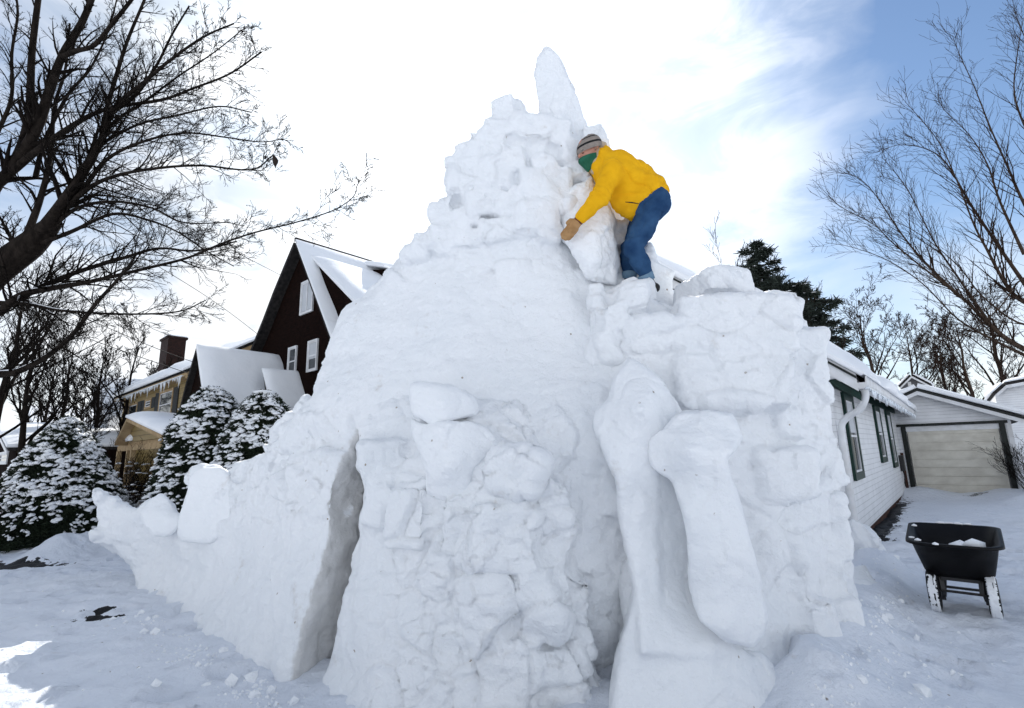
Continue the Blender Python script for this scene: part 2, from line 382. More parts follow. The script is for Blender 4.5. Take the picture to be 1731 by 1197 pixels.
def sidingmat(name, col, pitch=.115, dark=.72, bump=.9, rough=.5):
    """lapped boards: sawtooth relief by height"""
    m = newmat(name, col, rough, .3); nt = m.node_tree; N, L = nt.nodes, nt.links; b = N['Principled BSDF']
    tc = N.new('ShaderNodeTexCoord'); sp = N.new('ShaderNodeSeparateXYZ'); L.new(tc.outputs['Object'], sp.inputs[0])
    def M(op, a, c=None):
        q = N.new('ShaderNodeMath'); q.operation = op
        for i, v in enumerate((a, c)):
            if v is None: continue
            if isinstance(v, (int, float)): q.inputs[i].default_value = v
            else: L.new(v, q.inputs[i])
        return q.outputs[0]
    fr = M('FRACT', M('DIVIDE', sp.outputs['Z'], pitch)); inv = M('SUBTRACT', 1.0, fr)
    ns = N.new('ShaderNodeTexNoise'); ns.inputs['Scale'].default_value = 3; ns.inputs['Detail'].default_value = 6; L.new(tc.outputs['Object'], ns.inputs['Vector'])
    mr = N.new('ShaderNodeMapRange'); L.new(ns.outputs[0], mr.inputs[0]); mr.inputs[1].default_value = .3; mr.inputs[2].default_value = .75; mr.inputs[3].default_value = 1; mr.inputs[4].default_value = .86
    seam = M('LESS_THAN', fr, .07); sm = M('SUBTRACT', 1.0, M('MULTIPLY', seam, 1-dark)); f = M('MULTIPLY', mr.outputs[0], sm)
    mx = N.new('ShaderNodeMix'); mx.data_type = 'RGBA'; L.new(f, mx.inputs[0]); mx.inputs[6].default_value = (0, 0, 0, 1); mx.inputs[7].default_value = (*col, 1); L.new(mx.outputs[2], b.inputs['Base Color'])
    bp = N.new('ShaderNodeBump'); bp.inputs['Strength'].default_value = bump; bp.inputs['Distance'].default_value = .02; L.new(inv, bp.inputs['Height']); L.new(bp.outputs[0], b.inputs['Normal'])
    return m
def fabricmat(name, c1, c2, scale=260, bump=.4, wscale=9, rough=.9):
    m = noisemat(name, c1, c2, wscale, rough, bump, scale, .004, spec=.1, lo=.3, hi=.7); return m
M_ = dict(
    snow=snowmat('snow_packed'),
    snow_wing=snowmat('snow_wing', cut_grey=True),
    snow_block=snowmat('snow_block', (.935, .945, .96), True, .75, bscale=26),
    snow_clean=snowmat('snow_fresh', (.91, .92, .94), False, .3, bscale=12),
    ground=snowmat('snow_ground', (.82, .85, .91), True, 1.0, bscale=22, dirt=(.2, .16, .12), asphalt=True),
    bark=noisemat('bark', (.010, .008, .007), (.024, .019, .016), 14, .95, .8, 60, .01, (1, 1, .3), .03),
    bark_brown=noisemat('bark_brown', (.030, .020, .015), (.07, .05, .037), 14, .95, .8, 60, .01, (1, 1, .3), .03),
    twig=newmat('twig', (.010, .008, .007), .95, .03), twig_brown=newmat('twig_brown', (.028, .018, .014), .95, .03),
    dark_shingle=noisemat('dark_shingle', (.006, .0035, .003), (.013, .006, .0045), 7, 1.0, .9, 30, .02, (1, 1, 3), .04),
    dark_roof=noisemat('dark_roof', (.018, .017, .018), (.04, .037, .036), 9, .9, .6, 40, .02, spec=.08),
    yellow=sidingmat('yellow_siding', (.27, .19, .07), .19, .25), white=sidingmat('white_siding', (.80, .81, .83), .105, .62),
    white_trim=noisemat('white_trim', (.74, .75, .77), (.62, .62, .62), 4, .5, .1, 30), green_trim=noisemat('green_trim', (.003, .020, .015), (.005, .032, .024), 8, .5, .1, 30),
    tan_trim=noisemat('tan_trim', (.42, .30, .16), (.30, .2, .1), 4, .7, .2, 30),
    black_trim=noisemat('black_trim', (.006, .009, .008), (.015, .018, .016), 8, .5, .1, 30), grey_wall=sidingmat('grey_siding', (.12, .12, .13), .15, .5),
    brick=noisemat('chimney_brick', (.010, .005, .004), (.03, .011, .008), 8, .9, .8, 22, .02, (1, 1, 2.4)), foundation=noisemat('foundation', (.035, .017, .013), (.09, .035, .022), 8, .9, .6, 30),
    glass=newmat('window_glass', (.02, .025, .03), .06, .8), blind=newmat('window_blind', (.5, .52, .55), .6), shutter=newmat('shutter', (.012, .014, .015), .6),
    rubber=noisemat('black_tray', (.004, .004, .005), (.008, .008, .009), 6, .5, .15, 40, .004, spec=.12), steel=noisemat('painted_steel', (.004, .004, .005), (.01, .009, .009), 12, .4, .1, 50, spec=.5),
    yew=noisemat('yew_needles', (.008, .014, .007), (.02, .032, .014), 4, .8, .1, 20), spruce=noisemat('spruce_needles', (.012, .018, .014), (.028, .038, .028), 2, .85, .1, 20),
    wire=newmat('wire', (.01, .01, .01), .6), leaf=newmat('leaf_dead', (.02, .012, .008), .8),
    ice=newmat('ice', (.75, .8, .85), .12, .6),
)
def door_material():
    m = noisemat('garage_door_paint', (.70, .67, .59), (.57, .54, .47), 3, .6, .4, 26, .004, (1, 1, 1.4)); return m
M_['door'] = door_material()
M_['jacket'] = fabricmat('yellow_fleece', (.86, .46, .012), (.72, .36, .008), 180, .5, 7)
M_['jacket_lining'] = fabricmat('fleece_lining', (.55, .45, .33), (.42, .34, .25), 150, .5, 9)
M_['jeans'] = fabricmat('denim', (.012, .04, .105), (.035, .09, .19), 300, .5, 7)
M_['cuff'] = fabricmat('denim_inside', (.12, .22, .32), (.2, .3, .4), 300, .5, 12)
M_['knit_grey'] = fabricmat('knit_grey', (.22, .19, .17), (.3, .26, .23), 200, .6, 30)
M_['knit_black'] = fabricmat('knit_black', (.012, .012, .013), (.025, .025, .026), 200, .6, 30)
M_['mask'] = fabricmat('green_cloth', (.018, .095, .058), (.035, .15, .095), 200, .2, 14)
M_['glove'] = fabricmat('leather_tan', (.44, .26, .12), (.30, .16, .065), 60, .3, 16, .7)
M_['maroon'] = fabricmat('maroon_cuff', (.10, .03, .022), (.16, .05, .035), 200, .5, 20)
M_['skin'] = noisemat('skin', (.50, .25, .18), (.42, .19, .13), 12, .5, .15, 90, .002)
M_['boot'] = noisemat('boot_leather', (.01, .01, .01), (.03, .028, .026), 20, .5, .4, 60, .004)
M_['lace'] = newmat('lace', (.25, .24, .22), .8)
# ---------------------------------------------------------------- ground
def build_ground():
    def axis(a, b, h, far, neg=True):
        x = list(np.arange(a, b+1e-6, h)); s = h; v = b
        while v < far: s *= 1.12; v += s; x.append(v)
        s = h; v = a
        while neg and v > -far: s *= 1.12; v -= s; x.insert(0, v)
        return np.array(x)
    xs = axis(-8.5, 7.5, .045, 1200); ys = axis(2.0, 11.0, .045, 1600)
    X, Y = np.meshgrid(xs, ys, indexing='ij'); P = np.stack([X.ravel(), Y.ravel(), X.ravel()*0], -1); x, y = P[:, 0], P[:, 1]
    near = np.clip(1-np.hypot(x, y-6)/40, 0, 1)
    z = .035*fbm(P*.7, 11, 3)+near*(.032*fbm(P*np.array([2.5, 4.2, 1]), 12, 4)+.014*fbm(P*9, 15, 2))
    F1, F2, cid, cc = voronoi(np.stack([x/.42, y/.34, x*0+.5], -1), 5)           # trodden footprints
    z -= near*.085*np.clip((.36-F1)/.12, 0, 1)**.7*(cid > .30)-near*.02*np.exp(-((F1-.40)/.06)**2)*(cid > .30); F1, F2, cid, cc = voronoi(np.stack([x/.16, y/.13, x*0+.5], -1), 25); z -= near*.034*np.exp(-(F1/.3)**2)
    def ridge(p, q, w, h, s):
        p, q = np.array(p[:2]), np.array(q[:2]); e = q-p; t = np.clip(((x-p[0])*e[0]+(y-p[1])*e[1])/(e@e), 0, 1)
        d = np.hypot(x-p[0]-t*e[0], y-p[1]-t*e[1])*(1+.25*fbm(P*1.1, s, 2)); return h*np.exp(-(d/w)**2.4)*(1+.35*fbm(P*1.6, s+3, 3))
    # cleared banks: across the verge at left, along the ranch house, along the garage
    z += ridge(gr(110, 938), gr(200, 915), .5, .26, 31)+ridge(gr(10, 880), gr(-150, 880), .8, .55, 32)+ridge(gr(85, 918), gr(185, 892), .55, .42, 36)
    z += ridge(gr(1480, 960), gr(1440, 1080), .33, .2, 33)+ridge(gr(1390, 1170), gr(1450, 1110), .3, .2, 35)
    z += ridge(gr(1552, 832)+A*-.15, gr(1566, 838)+A*-.15, .45, .25, 34)+ridge(gr(1728, 838), gr(1760, 850), .7, .3, 37)
    z += ridge(gr(-100, 860), gr(60, 838), 1.6, .5, 38)
    z = np.maximum(z, z+0)
    # bare wet asphalt
    bare = np.zeros(len(x))
    def spot(c, a, b, ang, k=1.0):
        dx, dy = x-c[0], y-c[1]; ca, sa = math.cos(ang), math.sin(ang); return k*np.exp(-(((dx*ca+dy*sa)/a)**2+((-dx*sa+dy*ca)/b)**2))
    bare = np.maximum(bare, spot(gr(181, 1043), .26, .07, .15, 1.15)); bare = np.maximum(bare, spot(gr(166, 1033), .2, .035, .25, 1.0))
    bare = np.maximum(bare, spot(gr(8, 957), .95, .24, .05, 1.35)); bare = np.maximum(bare, spot(gr(1628, 838), 1.3, .10, -rad(49)+math.pi/2*0, 1.2))
    # strip along the foundation of the ranch house
    o = gr(1465, 905); dx, dy = x-o[0], y-o[1]; al = dx*A[0]+dy*A[1]; ac = -(dx*B[0]+dy*B[1])
    bare = np.maximum(bare, 1.2*np.exp(-((ac-.02)/(.30-.018*al))**2)*np.clip((al+.6)/.3, 0, 1)*np.clip((8.6-al)/1.0, 0, 1))
    bare = np.maximum(bare, spot(gr(1525, 912), .35, .03, .0, .9))
    z -= .035*np.clip(bare*2-.6, 0, 1)
    n, m = len(xs), len(ys); i = np.arange(n-1)[:, None]*m; j = np.arange(m-1)[None]
    Q = np.stack([i+j, i+m+j, i+m+j+1, i+j+1], -1).reshape(-1, 4); P[:, 2] = z
    o = mesh_obj('snow_ground', P, Q, M_['ground'], smooth=True, org=(0, 0, 0)); tag(o, kind='structure')
    at = o.data.attributes.new('bare', 'FLOAT', 'POINT'); at.data.foreach_set('value', bare.astype(np.float32))
build_ground()
# ---------------------------------------------------------------- the snow sculpture
def px_blocks(lst):
    out = []
    for (px, py, d, w, h) in lst:
        s = d/FPX; hs = np.array([w*s/2, w*s/2*random.uniform(.8, 1.1), h*s/2])
        out.append((pt(px, py, d+hs[1]*.66), hs, rotm(random.uniform(-.4, .4), random.uniform(-.16, .16), random.uniform(-.16, .16)), min(hs)*random.uniform(.18, .42)))
    return out
def build_sculpture():
    S = empty('snow_sculpture', (0, 4.3, 0))
    tag(S, 'towering white snow sculpture with a pointed spire and columns, filling the driveway', 'snow sculpture')
    # --- hill with the blocky crest
    hill = [(470, 735), (505, 686), (530, 671), (537, 634), (547, 613), (556, 580), (564, 550), (576, 529), (585, 515), (608, 505), (629, 486), (647, 472), (656, 451), (680, 430), (687, 421), (717, 403), (730, 375), (750, 345), (765, 338),
            (763, 318), (765, 300), (763, 275), (775, 255), (790, 236), (812, 222), (835, 205), (838, 192), (855, 175), (868, 164), (884, 170), (893, 190), (904, 203), (930, 202), (975, 204), (1003, 216), (1014, 235), (1030, 280), (1055, 340), (1075, 380), (1095, 415), (1106, 450),
            (1120, 480), (1200, 520), (1200, 1250), (440, 1250), (440, 780)]
    hd = [(470, 740, 4.9), (560, 560, 5.0), (600, 510, 5.1), (700, 420, 5.25), (760, 340, 5.18), (770, 270, 5.13), (870, 170, 5.19), (960, 200, 5.25), (1010, 240, 5.35), (1090, 420, 5.35),
          (650, 640, 4.5), (560, 640, 4.8), (540, 720, 4.62), (580, 690, 4.42), (620, 705, 4.42), (600, 800, 4.7), (580, 1000, 4.7), (540, 1150, 4.6), (750, 640, 4.3), (760, 500, 4.8), (900, 430, 4.95), (900, 560, 4.6), (850, 650, 4.25), (990, 600, 4.4), (980, 700, 3.9),
          (1020, 850, 3.7), (1045, 1000, 3.68), (1030, 1130, 3.6), (960, 520, 4.65), (960, 350, 5.12), (1010, 420, 5.25), (1000, 1200, 3.7), (800, 1000, 4.0), (1060, 500, 4.9), (1180, 560, 4.7), (1180, 1100, 4.3), (840, 330, 5.05), (880, 240, 5.09), (480, 1200, 5.0)]
    bl = px_blocks([(783, 292, 5.1, 50, 60), (796, 262, 5.1, 44, 38), (812, 240, 5.1, 42, 36), (838, 222, 5.12, 40, 40), (858, 192, 5.15, 46, 44), (868, 270, 5.0, 44, 44), (921, 284, 5.0, 44, 34), (905, 311, 4.98, 54, 38), (945, 308, 5.0, 40, 42),
                    (915, 337, 4.97, 60, 34), (850, 305, 5.0, 36, 40), (822, 298, 5.0, 50, 56), (786, 325, 5.06, 44, 30), (815, 346, 5.0, 56, 44), (862, 352, 4.98, 50, 40), (790, 370, 5.0, 48, 42), (764, 385, 5.05, 46, 40), (748, 362, 5.1, 44, 40), (745, 405, 5.0, 50, 36),
                    (722, 412, 5.05, 44, 32), (708, 430, 5.08, 46, 30), (690, 437, 5.1, 30, 24), (903, 378, 4.92, 66, 54), (965, 262, 5.08, 50, 50), (1000, 232, 5.2, 40, 36), (978, 290, 5.06, 44, 40), (840, 262, 5.02, 42, 50), (900, 235, 5.1, 70, 50),
                    (940, 235, 5.12, 60, 50), (870, 225, 5.1, 50, 44), (950, 350, 4.97, 46, 44), (870, 392, 4.93, 56, 34), (830, 395, 4.95, 44, 34), (792, 408, 4.97, 52, 30), (760, 425, 5.0, 46, 26), (1050, 400, 5.2, 40, 50), (1088, 440, 5.1, 34, 60), (1100, 480, 5.0, 60, 60), (1078, 500, 4.75, 60, 50),
                    (925, 400, 4.93, 44, 30), (808, 325, 5.03, 30, 24), (880, 330, 4.98, 30, 26), (1005, 270, 5.15, 40, 50)])
    V, Q = solid([dict(poly=hill, depth=hd, thick=1.7, taper=.35, k=.16)], .034, bl, k=.08)
    def hmask(V): return np.clip((V[:, 2]-3.15)/.5, 0.10, .55)+np.clip((2.3-V[:, 2])/1.0, 0, .5)
    V = roughen(V, Q, .06, (.42, .42, .34), .04, .022, .006, 3, hmask)
    mesh_obj('mound', V, Q, M_['snow'], S, True)
    # --- the leaning spire and its lower shoulder
    sp = [(903, 300), (902, 240), (909, 196), (908, 175), (903, 150), (901, 120), (908, 96), (923, 78), (939, 90), (952, 108), (961, 128), (973, 150), (984, 180), (993, 205), (1000, 225), (1010, 300)]
    V, Q = solid([dict(poly=sp, depth=[(923, 82, 5.35), (910, 180, 5.25), (980, 200, 5.4), (940, 150, 5.25), (950, 300, 5.12), (900, 300, 5.3), (948, 200, 5.14)], lin=True, thick=.5, taper=.4, k=.05)], .022)
    V = roughen(V, Q, .015, (.6, .5, .8), .012, .02, .005, 9); mesh_obj('spire', V, Q, M_['snow'], S, True)
    # --- long low wing running back to the left
    wing = [(157, 828), (168, 826), (179, 834), (190, 837), (204, 853), (215, 850), (235, 864), (246, 850), (259, 838), (272, 832), (283, 839), (297, 864), (309, 874), (317, 848), (324, 836), (320, 816), (324, 803), (340, 791), (373, 791), (379, 800),
            (381, 805), (393, 784), (430, 770), (466, 751), (472, 726), (485, 707), (505, 686), (530, 671), (537, 634), (560, 600), (640, 640), (660, 720), (660, 1250), (520, 1290), (495, 1215), (437, 1185), (401, 1158), (351, 1130), (308, 1105), (280, 1080), (251, 1055), (230, 1030),
            (222, 973), (215, 956), (195, 941), (179, 923), (161, 911), (161, 902), (174, 884), (168, 862), (160, 848)]
    wd = [(165, 830, 6.9), (200, 860, 6.75), (165, 905, 6.75), (225, 970, 6.5), (235, 1015, 6.15), (290, 850, 6.4), (290, 960, 6.2), (280, 1036, 5.55), (345, 800, 6.0), (351, 1075, 4.75), (350, 920, 5.6), (430, 780, 5.45), (430, 950, 4.95), (420, 1115, 4.15),
          (495, 1155, 3.7), (500, 1000, 4.0), (500, 850, 4.4), (505, 700, 4.98), (540, 800, 4.28), (600, 730, 4.45), (600, 900, 4.0), (540, 1000, 3.9), (580, 1150, 3.6), (560, 620, 5.15), (640, 660, 4.9), (600, 690, 4.7)]
    pa, pb = pt(604, 712, 4.42), pt(503, 1088, 3.78); vdir = pb-pa; nrm = np.cross(np.array([.42, 1, 0]), vdir); nrm /= np.linalg.norm(nrm)
    if nrm[0] < 0: nrm = -nrm
    bl = px_blocks([(168, 838, 6.8, 22, 22), (178, 905, 6.7, 34, 22)])
    V, Q = solid([dict(poly=wing, depth=wd, thick=.85, taper=.22, k=.12, cut=[((pa+pb)/2, nrm)])], .032, bl, k=.06)
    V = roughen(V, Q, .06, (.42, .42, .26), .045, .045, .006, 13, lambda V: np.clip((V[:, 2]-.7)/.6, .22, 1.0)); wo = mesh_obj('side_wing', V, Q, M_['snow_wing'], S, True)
    dist = np.abs((V-(pa+pb)/2)@nrm); fn = vnormals(V, Q)@nrm; dv = np.clip((fn-.45)/.2, 0, 1)*(dist < .2)  # greyer tone on the cut end face of the wing, picked by its normal
    at = wo.data.attributes.new('cut_grey', 'FLOAT', 'POINT'); at.data.foreach_set('value', dv.astype(np.float32))
    # --- stacked tower in front
    tw = [(608, 706), (630, 680), (700, 655), (790, 655), (812, 672), (835, 668), (875, 690), (914, 726), (945, 748), (964, 774), (974, 839), (983, 860), (981, 919), (992, 950), (994, 984), (1006, 1049), (1000, 1080), (1004, 1112), (1018, 1138), (1042, 1160), (1050, 1260), (500, 1260), (541, 1155), (559, 1092), (573, 1045),
          (590, 1002), (600, 960), (604, 923), (600, 887), (608, 862), (612, 809), (604, 770), (612, 745)]
    td = [(608, 706, 4.45), (690, 660, 4.3), (800, 665, 4.05), (605, 800, 4.05), (600, 930, 3.85), (545, 1150, 3.6), (700, 800, 3.85), (700, 950, 3.62), (650, 1060, 3.42), (700, 1197, 3.12), (770, 760, 3.72), (860, 700, 3.98), (900, 735, 3.92), (850, 790, 3.48), (830, 900, 3.4), (950, 800, 3.72), (960, 900, 3.58),
          (900, 1000, 3.36), (1000, 1050, 3.5), (860, 1197, 3.08), (1000, 1197, 3.2), (900, 830, 3.5), (760, 900, 3.5), (560, 1230, 3.25)]
    bl = px_blocks([(872, 800, 3.4, 90, 70), (830, 905, 3.34, 96, 110), (880, 900, 3.36, 60, 130), (935, 940, 3.45, 70, 100), (770, 870, 3.5, 60, 80), (930, 850, 3.5, 50, 80), (905, 1010, 3.3, 90, 120), (960, 1030, 3.42, 80, 130), (820, 1020, 3.3, 90, 100), (760, 960, 3.45, 60, 90), (870, 1120, 3.18, 90, 90),
                    (800, 1110, 3.2, 70, 90), (940, 1130, 3.24, 80, 90), (700, 870, 3.68, 80, 100), (640, 850, 3.85, 60, 80), (650, 780, 3.95, 80, 80), (740, 1010, 3.4, 50, 90)])
    V, Q = solid([dict(poly=tw, depth=td, thick=.8, taper=.1, k=.13)], .027, bl, k=.06, floor=-.08)
    V = roughen(V, Q, .07, (.30, .30, .36), .065, .035, .007, 23, lambda V: np.clip((V[:, 0]+1.15)/.5, .2, 1.0)); mesh_obj('front_tower', V, Q, M_['snow'], S, True)
    # --- carved head leaning out of the tower: two angular blocks
    hb = [(690, 655), (697, 645), (720, 645), (765, 652), (800, 668), (812, 690), (805, 702), (770, 712), (730, 722), (712, 712), (694, 700)]
    V, Q = solid([dict(poly=hb, lin=True, depth=[(690, 650, 3.72), (765, 652, 3.72), (810, 690, 3.78), (730, 720, 3.58), (695, 700, 3.66), (750, 685, 3.6)], thick=.55, taper=.3, k=.06)], .02, k=.05)
    V = roughen(V, Q, .0, und=.012, fine=.004, seed=31); mesh_obj('head_block', V, Q, M_['snow_block'], S, True)
    hb = [(692, 702), (716, 716), (742, 712), (790, 712), (826, 720), (842, 742), (836, 760), (800, 800), (800, 850), (755, 850), (722, 835), (718, 800), (708, 765), (694, 735)]
    V, Q = solid([dict(poly=hb, lin=True, depth=[(700, 705, 3.75), (745, 720, 3.52), (760, 790, 3.44), (830, 745, 3.62), (820, 720, 3.66), (800, 830, 3.55), (720, 830, 3.6)], thick=.5, taper=.15, k=.06)], .02, k=.05)
    V = roughen(V, Q, .01, und=.012, fine=.004, seed=33); mesh_obj('jaw_block', V, Q, M_['snow_block'], S, True)
    # --- right-hand bastion
    rt = [(1003, 500), (1035, 492), (1050, 478), (1067, 466), (1080, 474), (1092, 494), (1112, 512), (1140, 522), (1155, 514), (1160, 496), (1163, 478), (1175, 470), (1200, 467), (1240, 474), (1252, 490), (1253, 505), (1285, 509), (1292, 498), (1318, 502), (1332, 520), (1345, 540), (1365, 560), (1382, 582), (1391, 610),
          (1392, 645), (1402, 680), (1402, 720), (1418, 745), (1421, 790), (1418, 840), (1422, 880), (1425, 920), (1440, 960), (1450, 1000), (1460, 1040), (1468, 1085), (1464, 1125), (1440, 1165), (1400, 1270), (1040, 1250), (1040, 1140), (1058, 1050), (1062, 800), (1005, 640), (1000, 560)]
    rd = [(1005, 510, 4.55), (1067, 468, 4.45), (1140, 515, 4.6), (1200, 470, 4.6), (1320, 505, 4.7), (1390, 620, 4.65), (1110, 560, 4.25), (1230, 560, 4.2), (1330, 620, 4.25), (1400, 700, 4.45), (1040, 640, 4.3), (1080, 800, 3.85), (1150, 800, 3.8), (1200, 700, 4.05), (1320, 760, 4.02), (1415, 800, 4.25), (1200, 900, 3.84), (1330, 900, 3.8),
          (1420, 920, 4.1), (1140, 1000, 3.58), (1250, 1060, 3.42), (1350, 1040, 3.6), (1450, 1050, 3.95), (1458, 1110, 3.66), (1435, 1160, 3.42), (1375, 1200, 3.16), (1200, 1190, 3.1), (1060, 1190, 3.12), (1300, 1130, 3.35), (1100, 1100, 3.3)]
    bl = px_blocks([(1205, 490, 4.5, 90, 46), (1305, 525, 4.5, 80, 60), (1066, 510, 4.38, 56, 56), (1110, 566, 4.22, 100, 60), (1230, 570, 4.15, 190, 110), (1350, 600, 4.35, 70, 90), (1360, 690, 4.3, 70, 90), (1385, 780, 4.2, 70, 90), (1320, 700, 4.1, 60, 90), (1310, 800, 3.9, 110, 90), (1390, 890, 4.1, 70, 110), (1330, 960, 3.75, 70, 130),
                    (1400, 1010, 3.95, 60, 130), (1225, 660, 4.0, 190, 90), (1040, 535, 4.3, 44, 50), (1012, 540, 4.45, 30, 90), (1005, 600, 4.4, 40, 60), (1028, 590, 4.3, 34, 50), (1010, 500, 4.55, 30, 40), (1035, 560, 4.35, 30, 40), (1425, 1060, 3.8, 60, 100), (1370, 1060, 3.62, 80, 110), (1400, 1150, 3.4, 80, 70)])
    V, Q = solid([dict(poly=rt, depth=rd, thick=1.4, taper=.22, k=.16)], .032, bl, k=.06, floor=-.08)
    V = roughen(V, Q, .06, (.50, .45, .42), .05, .035, .006, 41, lambda V: np.clip((V[:, 2]-.25)/.4, .2, .62)); mesh_obj('right_bastion', V, Q, M_['snow'], S, True)
    # --- two columns
    c1 = [(1061, 600), (1078, 606), (1120, 640), (1146, 682), (1152, 720), (1118, 740), (1112, 800), (1112, 900), (1113, 1012), (1118, 1040), (1200, 1110), (1240, 1250), (1028, 1250), (1040, 1145), (1048, 1092), (1064, 1039), (1073, 996), (1061, 932), (1050, 879), (1042, 815), (1022, 773), (1003, 720), (1003, 693), (1027, 675), (1033, 640)]
    V, Q = solid([dict(poly=c1, lin=True, depth=[(1061, 602, 3.7), (1005, 700, 3.66), (1085, 690, 3.3), (1146, 690, 3.56), (1060, 800, 3.36), (1110, 850, 3.45), (1095, 1000, 3.3), (1060, 1000, 3.3), (1090, 1100, 3.1), (1050, 1200, 2.98), (1200, 1200, 3.0), (1118, 1050, 3.2), (1045, 1100, 3.15)], thick=.42, taper=.0, k=.045), dict(poly=[(1070, 700), (1120, 660), (1155, 700), (1200, 800), (1215, 1000), (1245, 1110), (1080, 1110)], lin=True, depth=[(1080, 700, 3.6), (1150, 700, 3.66), (1105, 800, 3.47), (1170, 800, 3.66), (1105, 1000, 3.33), (1190, 1000, 3.5), (1130, 1050, 3.2), (1200, 1100, 3.1)], thick=.4, taper=.2, k=.05),
                  dict(poly=[(1045, 1110), (1070, 1060), (1118, 1035), (1200, 1078), (1290, 1105), (1340, 1150), (1360, 1280), (1028, 1280)], depth=[(1050, 1100, 3.2), (1118, 1040, 3.26), (1200, 1085, 3.2), (1290, 1110, 3.3), (1100, 1197, 2.98), (1300, 1197, 3.08), (1200, 1150, 3.05), (1350, 1200, 3.2)], thick=.4, taper=.2, k=.12)], .022, k=.04, floor=-.06)
    V = roughen(V, Q, .010, (.4, .4, .6), .006, und=.014, fine=.004, seed=51); mesh_obj('column', V, Q, M_['snow_block'], S, True)
    c2 = [(1093, 762), (1096, 742), (1128, 714), (1140, 700), (1160, 692), (1200, 692), (1237, 698), (1250, 716), (1258, 741), (1247, 762), (1228, 778), (1235, 800), (1243, 830), (1252, 862), (1263, 900), (1279, 964), (1292, 1010), (1300, 1045), (1292, 1075), (1274, 1097), (1226, 1084), (1178, 1046), (1166, 1000), (1162, 954),
          (1160, 890), (1148, 850), (1133, 812), (1114, 802), (1098, 788)]
    V, Q = solid([dict(poly=c2, lin=True, depth=[(1093, 760, 3.36), (1160, 692, 3.34), (1237, 700, 3.32), (1255, 745, 3.22), (1160, 760, 3.06), (1240, 765, 3.08), (1200, 830, 3.12), (1140, 815, 3.26), (1165, 870, 3.1), (1245, 860, 3.14), (1220, 950, 3.04), (1170, 1000, 3.12), (1285, 1010, 3.1), (1230, 1060, 2.98), (1280, 1090, 3.04)], thick=.42, taper=.1, k=.03)], .022, k=.05, floor=-.06)
    V = roughen(V, Q, .010, (.4, .4, .6), .006, und=.014, fine=.004, seed=53); mesh_obj('column', V, Q, M_['snow_block'], S, True)
    # --- merlons standing on the wing
    for i, (poly, d) in enumerate([([(311, 848), (316, 828), (319, 806), (324, 799), (340, 790), (376, 790), (390, 802), (390, 840), (392, 870), (384, 900), (354, 918), (306, 916), (298, 902), (302, 870)], 5.78),
                                   ([(238, 868), (250, 846), (272, 831), (284, 840), (296, 862), (308, 876), (300, 896), (283, 908), (262, 906), (244, 890)], 6.1)]):
        V, Q = solid([dict(poly=poly, depth=[(poly[0][0], poly[0][1], d), (poly[4][0], poly[4][1], d+.05), (poly[-3][0], poly[-3][1], d-.12), (poly[-2][0]+30, poly[-2][1]-30, d-.1)], thick=.5, taper=.15, k=.045)], .022)
        V = roughen(V, Q, .0, und=.02, fine=.004, seed=61+i); mesh_obj('merlon', V, Q, M_['snow_block'], S, True)
    # loose piles at the foot
    for i, (px, py, r, hh) in enumerate([(1462, 955, .3, .60), (1450, 1012, .26, .36)]):
        c = gr(px, py); u, v = np.meshgrid(np.linspace(0, 2*math.pi, 81)[:-1], np.linspace(0, 1, 32)); P = np.stack([c[0]+r*v*np.cos(u), c[1]+r*v*np.sin(u), hh*np.sqrt(1-v**2)-.02], -1).reshape(-1, 3)
        P += np.stack([fbm(P*4, 71+i, 3), fbm(P*4, 81+i, 3), fbm(P*4, 91+i, 3)], -1)*r*.3
        a, b = np.arange(31)[:, None]*80, np.arange(80)[None]; b2 = (b+1) % 80
        mesh_obj('loose_snow', P, np.stack([a+b, a+80+b, a+80+b2, a+b2], -1).reshape(-1, 4)[:, ::-1].copy(), M_['snow'], S, True)
build_sculpture()
# the loose block the man is shifting into place
def build_pushed_block():
    pb = [(984, 304), (999, 292), (1006, 318), (1026, 348), (1034, 365), (1038, 393), (1043, 446), (1042, 474), (1037, 482), (1011, 475), (990, 468), (981, 442), (966, 420), (954, 408), (948, 386), (942, 356), (944, 330), (966, 311)]
    V, Q = solid([dict(poly=pb, lin=True, depth=[(999, 292, 5.0), (943, 340, 4.98), (975, 350, 4.84), (955, 400, 4.88), (1030, 365, 4.98), (1000, 395, 4.80), (985, 440, 4.8), (1040, 450, 4.92), (1010, 470, 4.82), (1005, 440, 4.72)], thick=.42, taper=.3, k=.09)], .022, k=.05)
    V = roughen(V, Q, .035, (.5, .5, .5), .02, .02, .008, 65); o = mesh_obj('snow_block', V, Q, M_['snow_block'], smooth=True)
    tag(o, 'tall loose block of cut snow held by the man in the yellow jacket', 'snow block')
build_pushed_block()

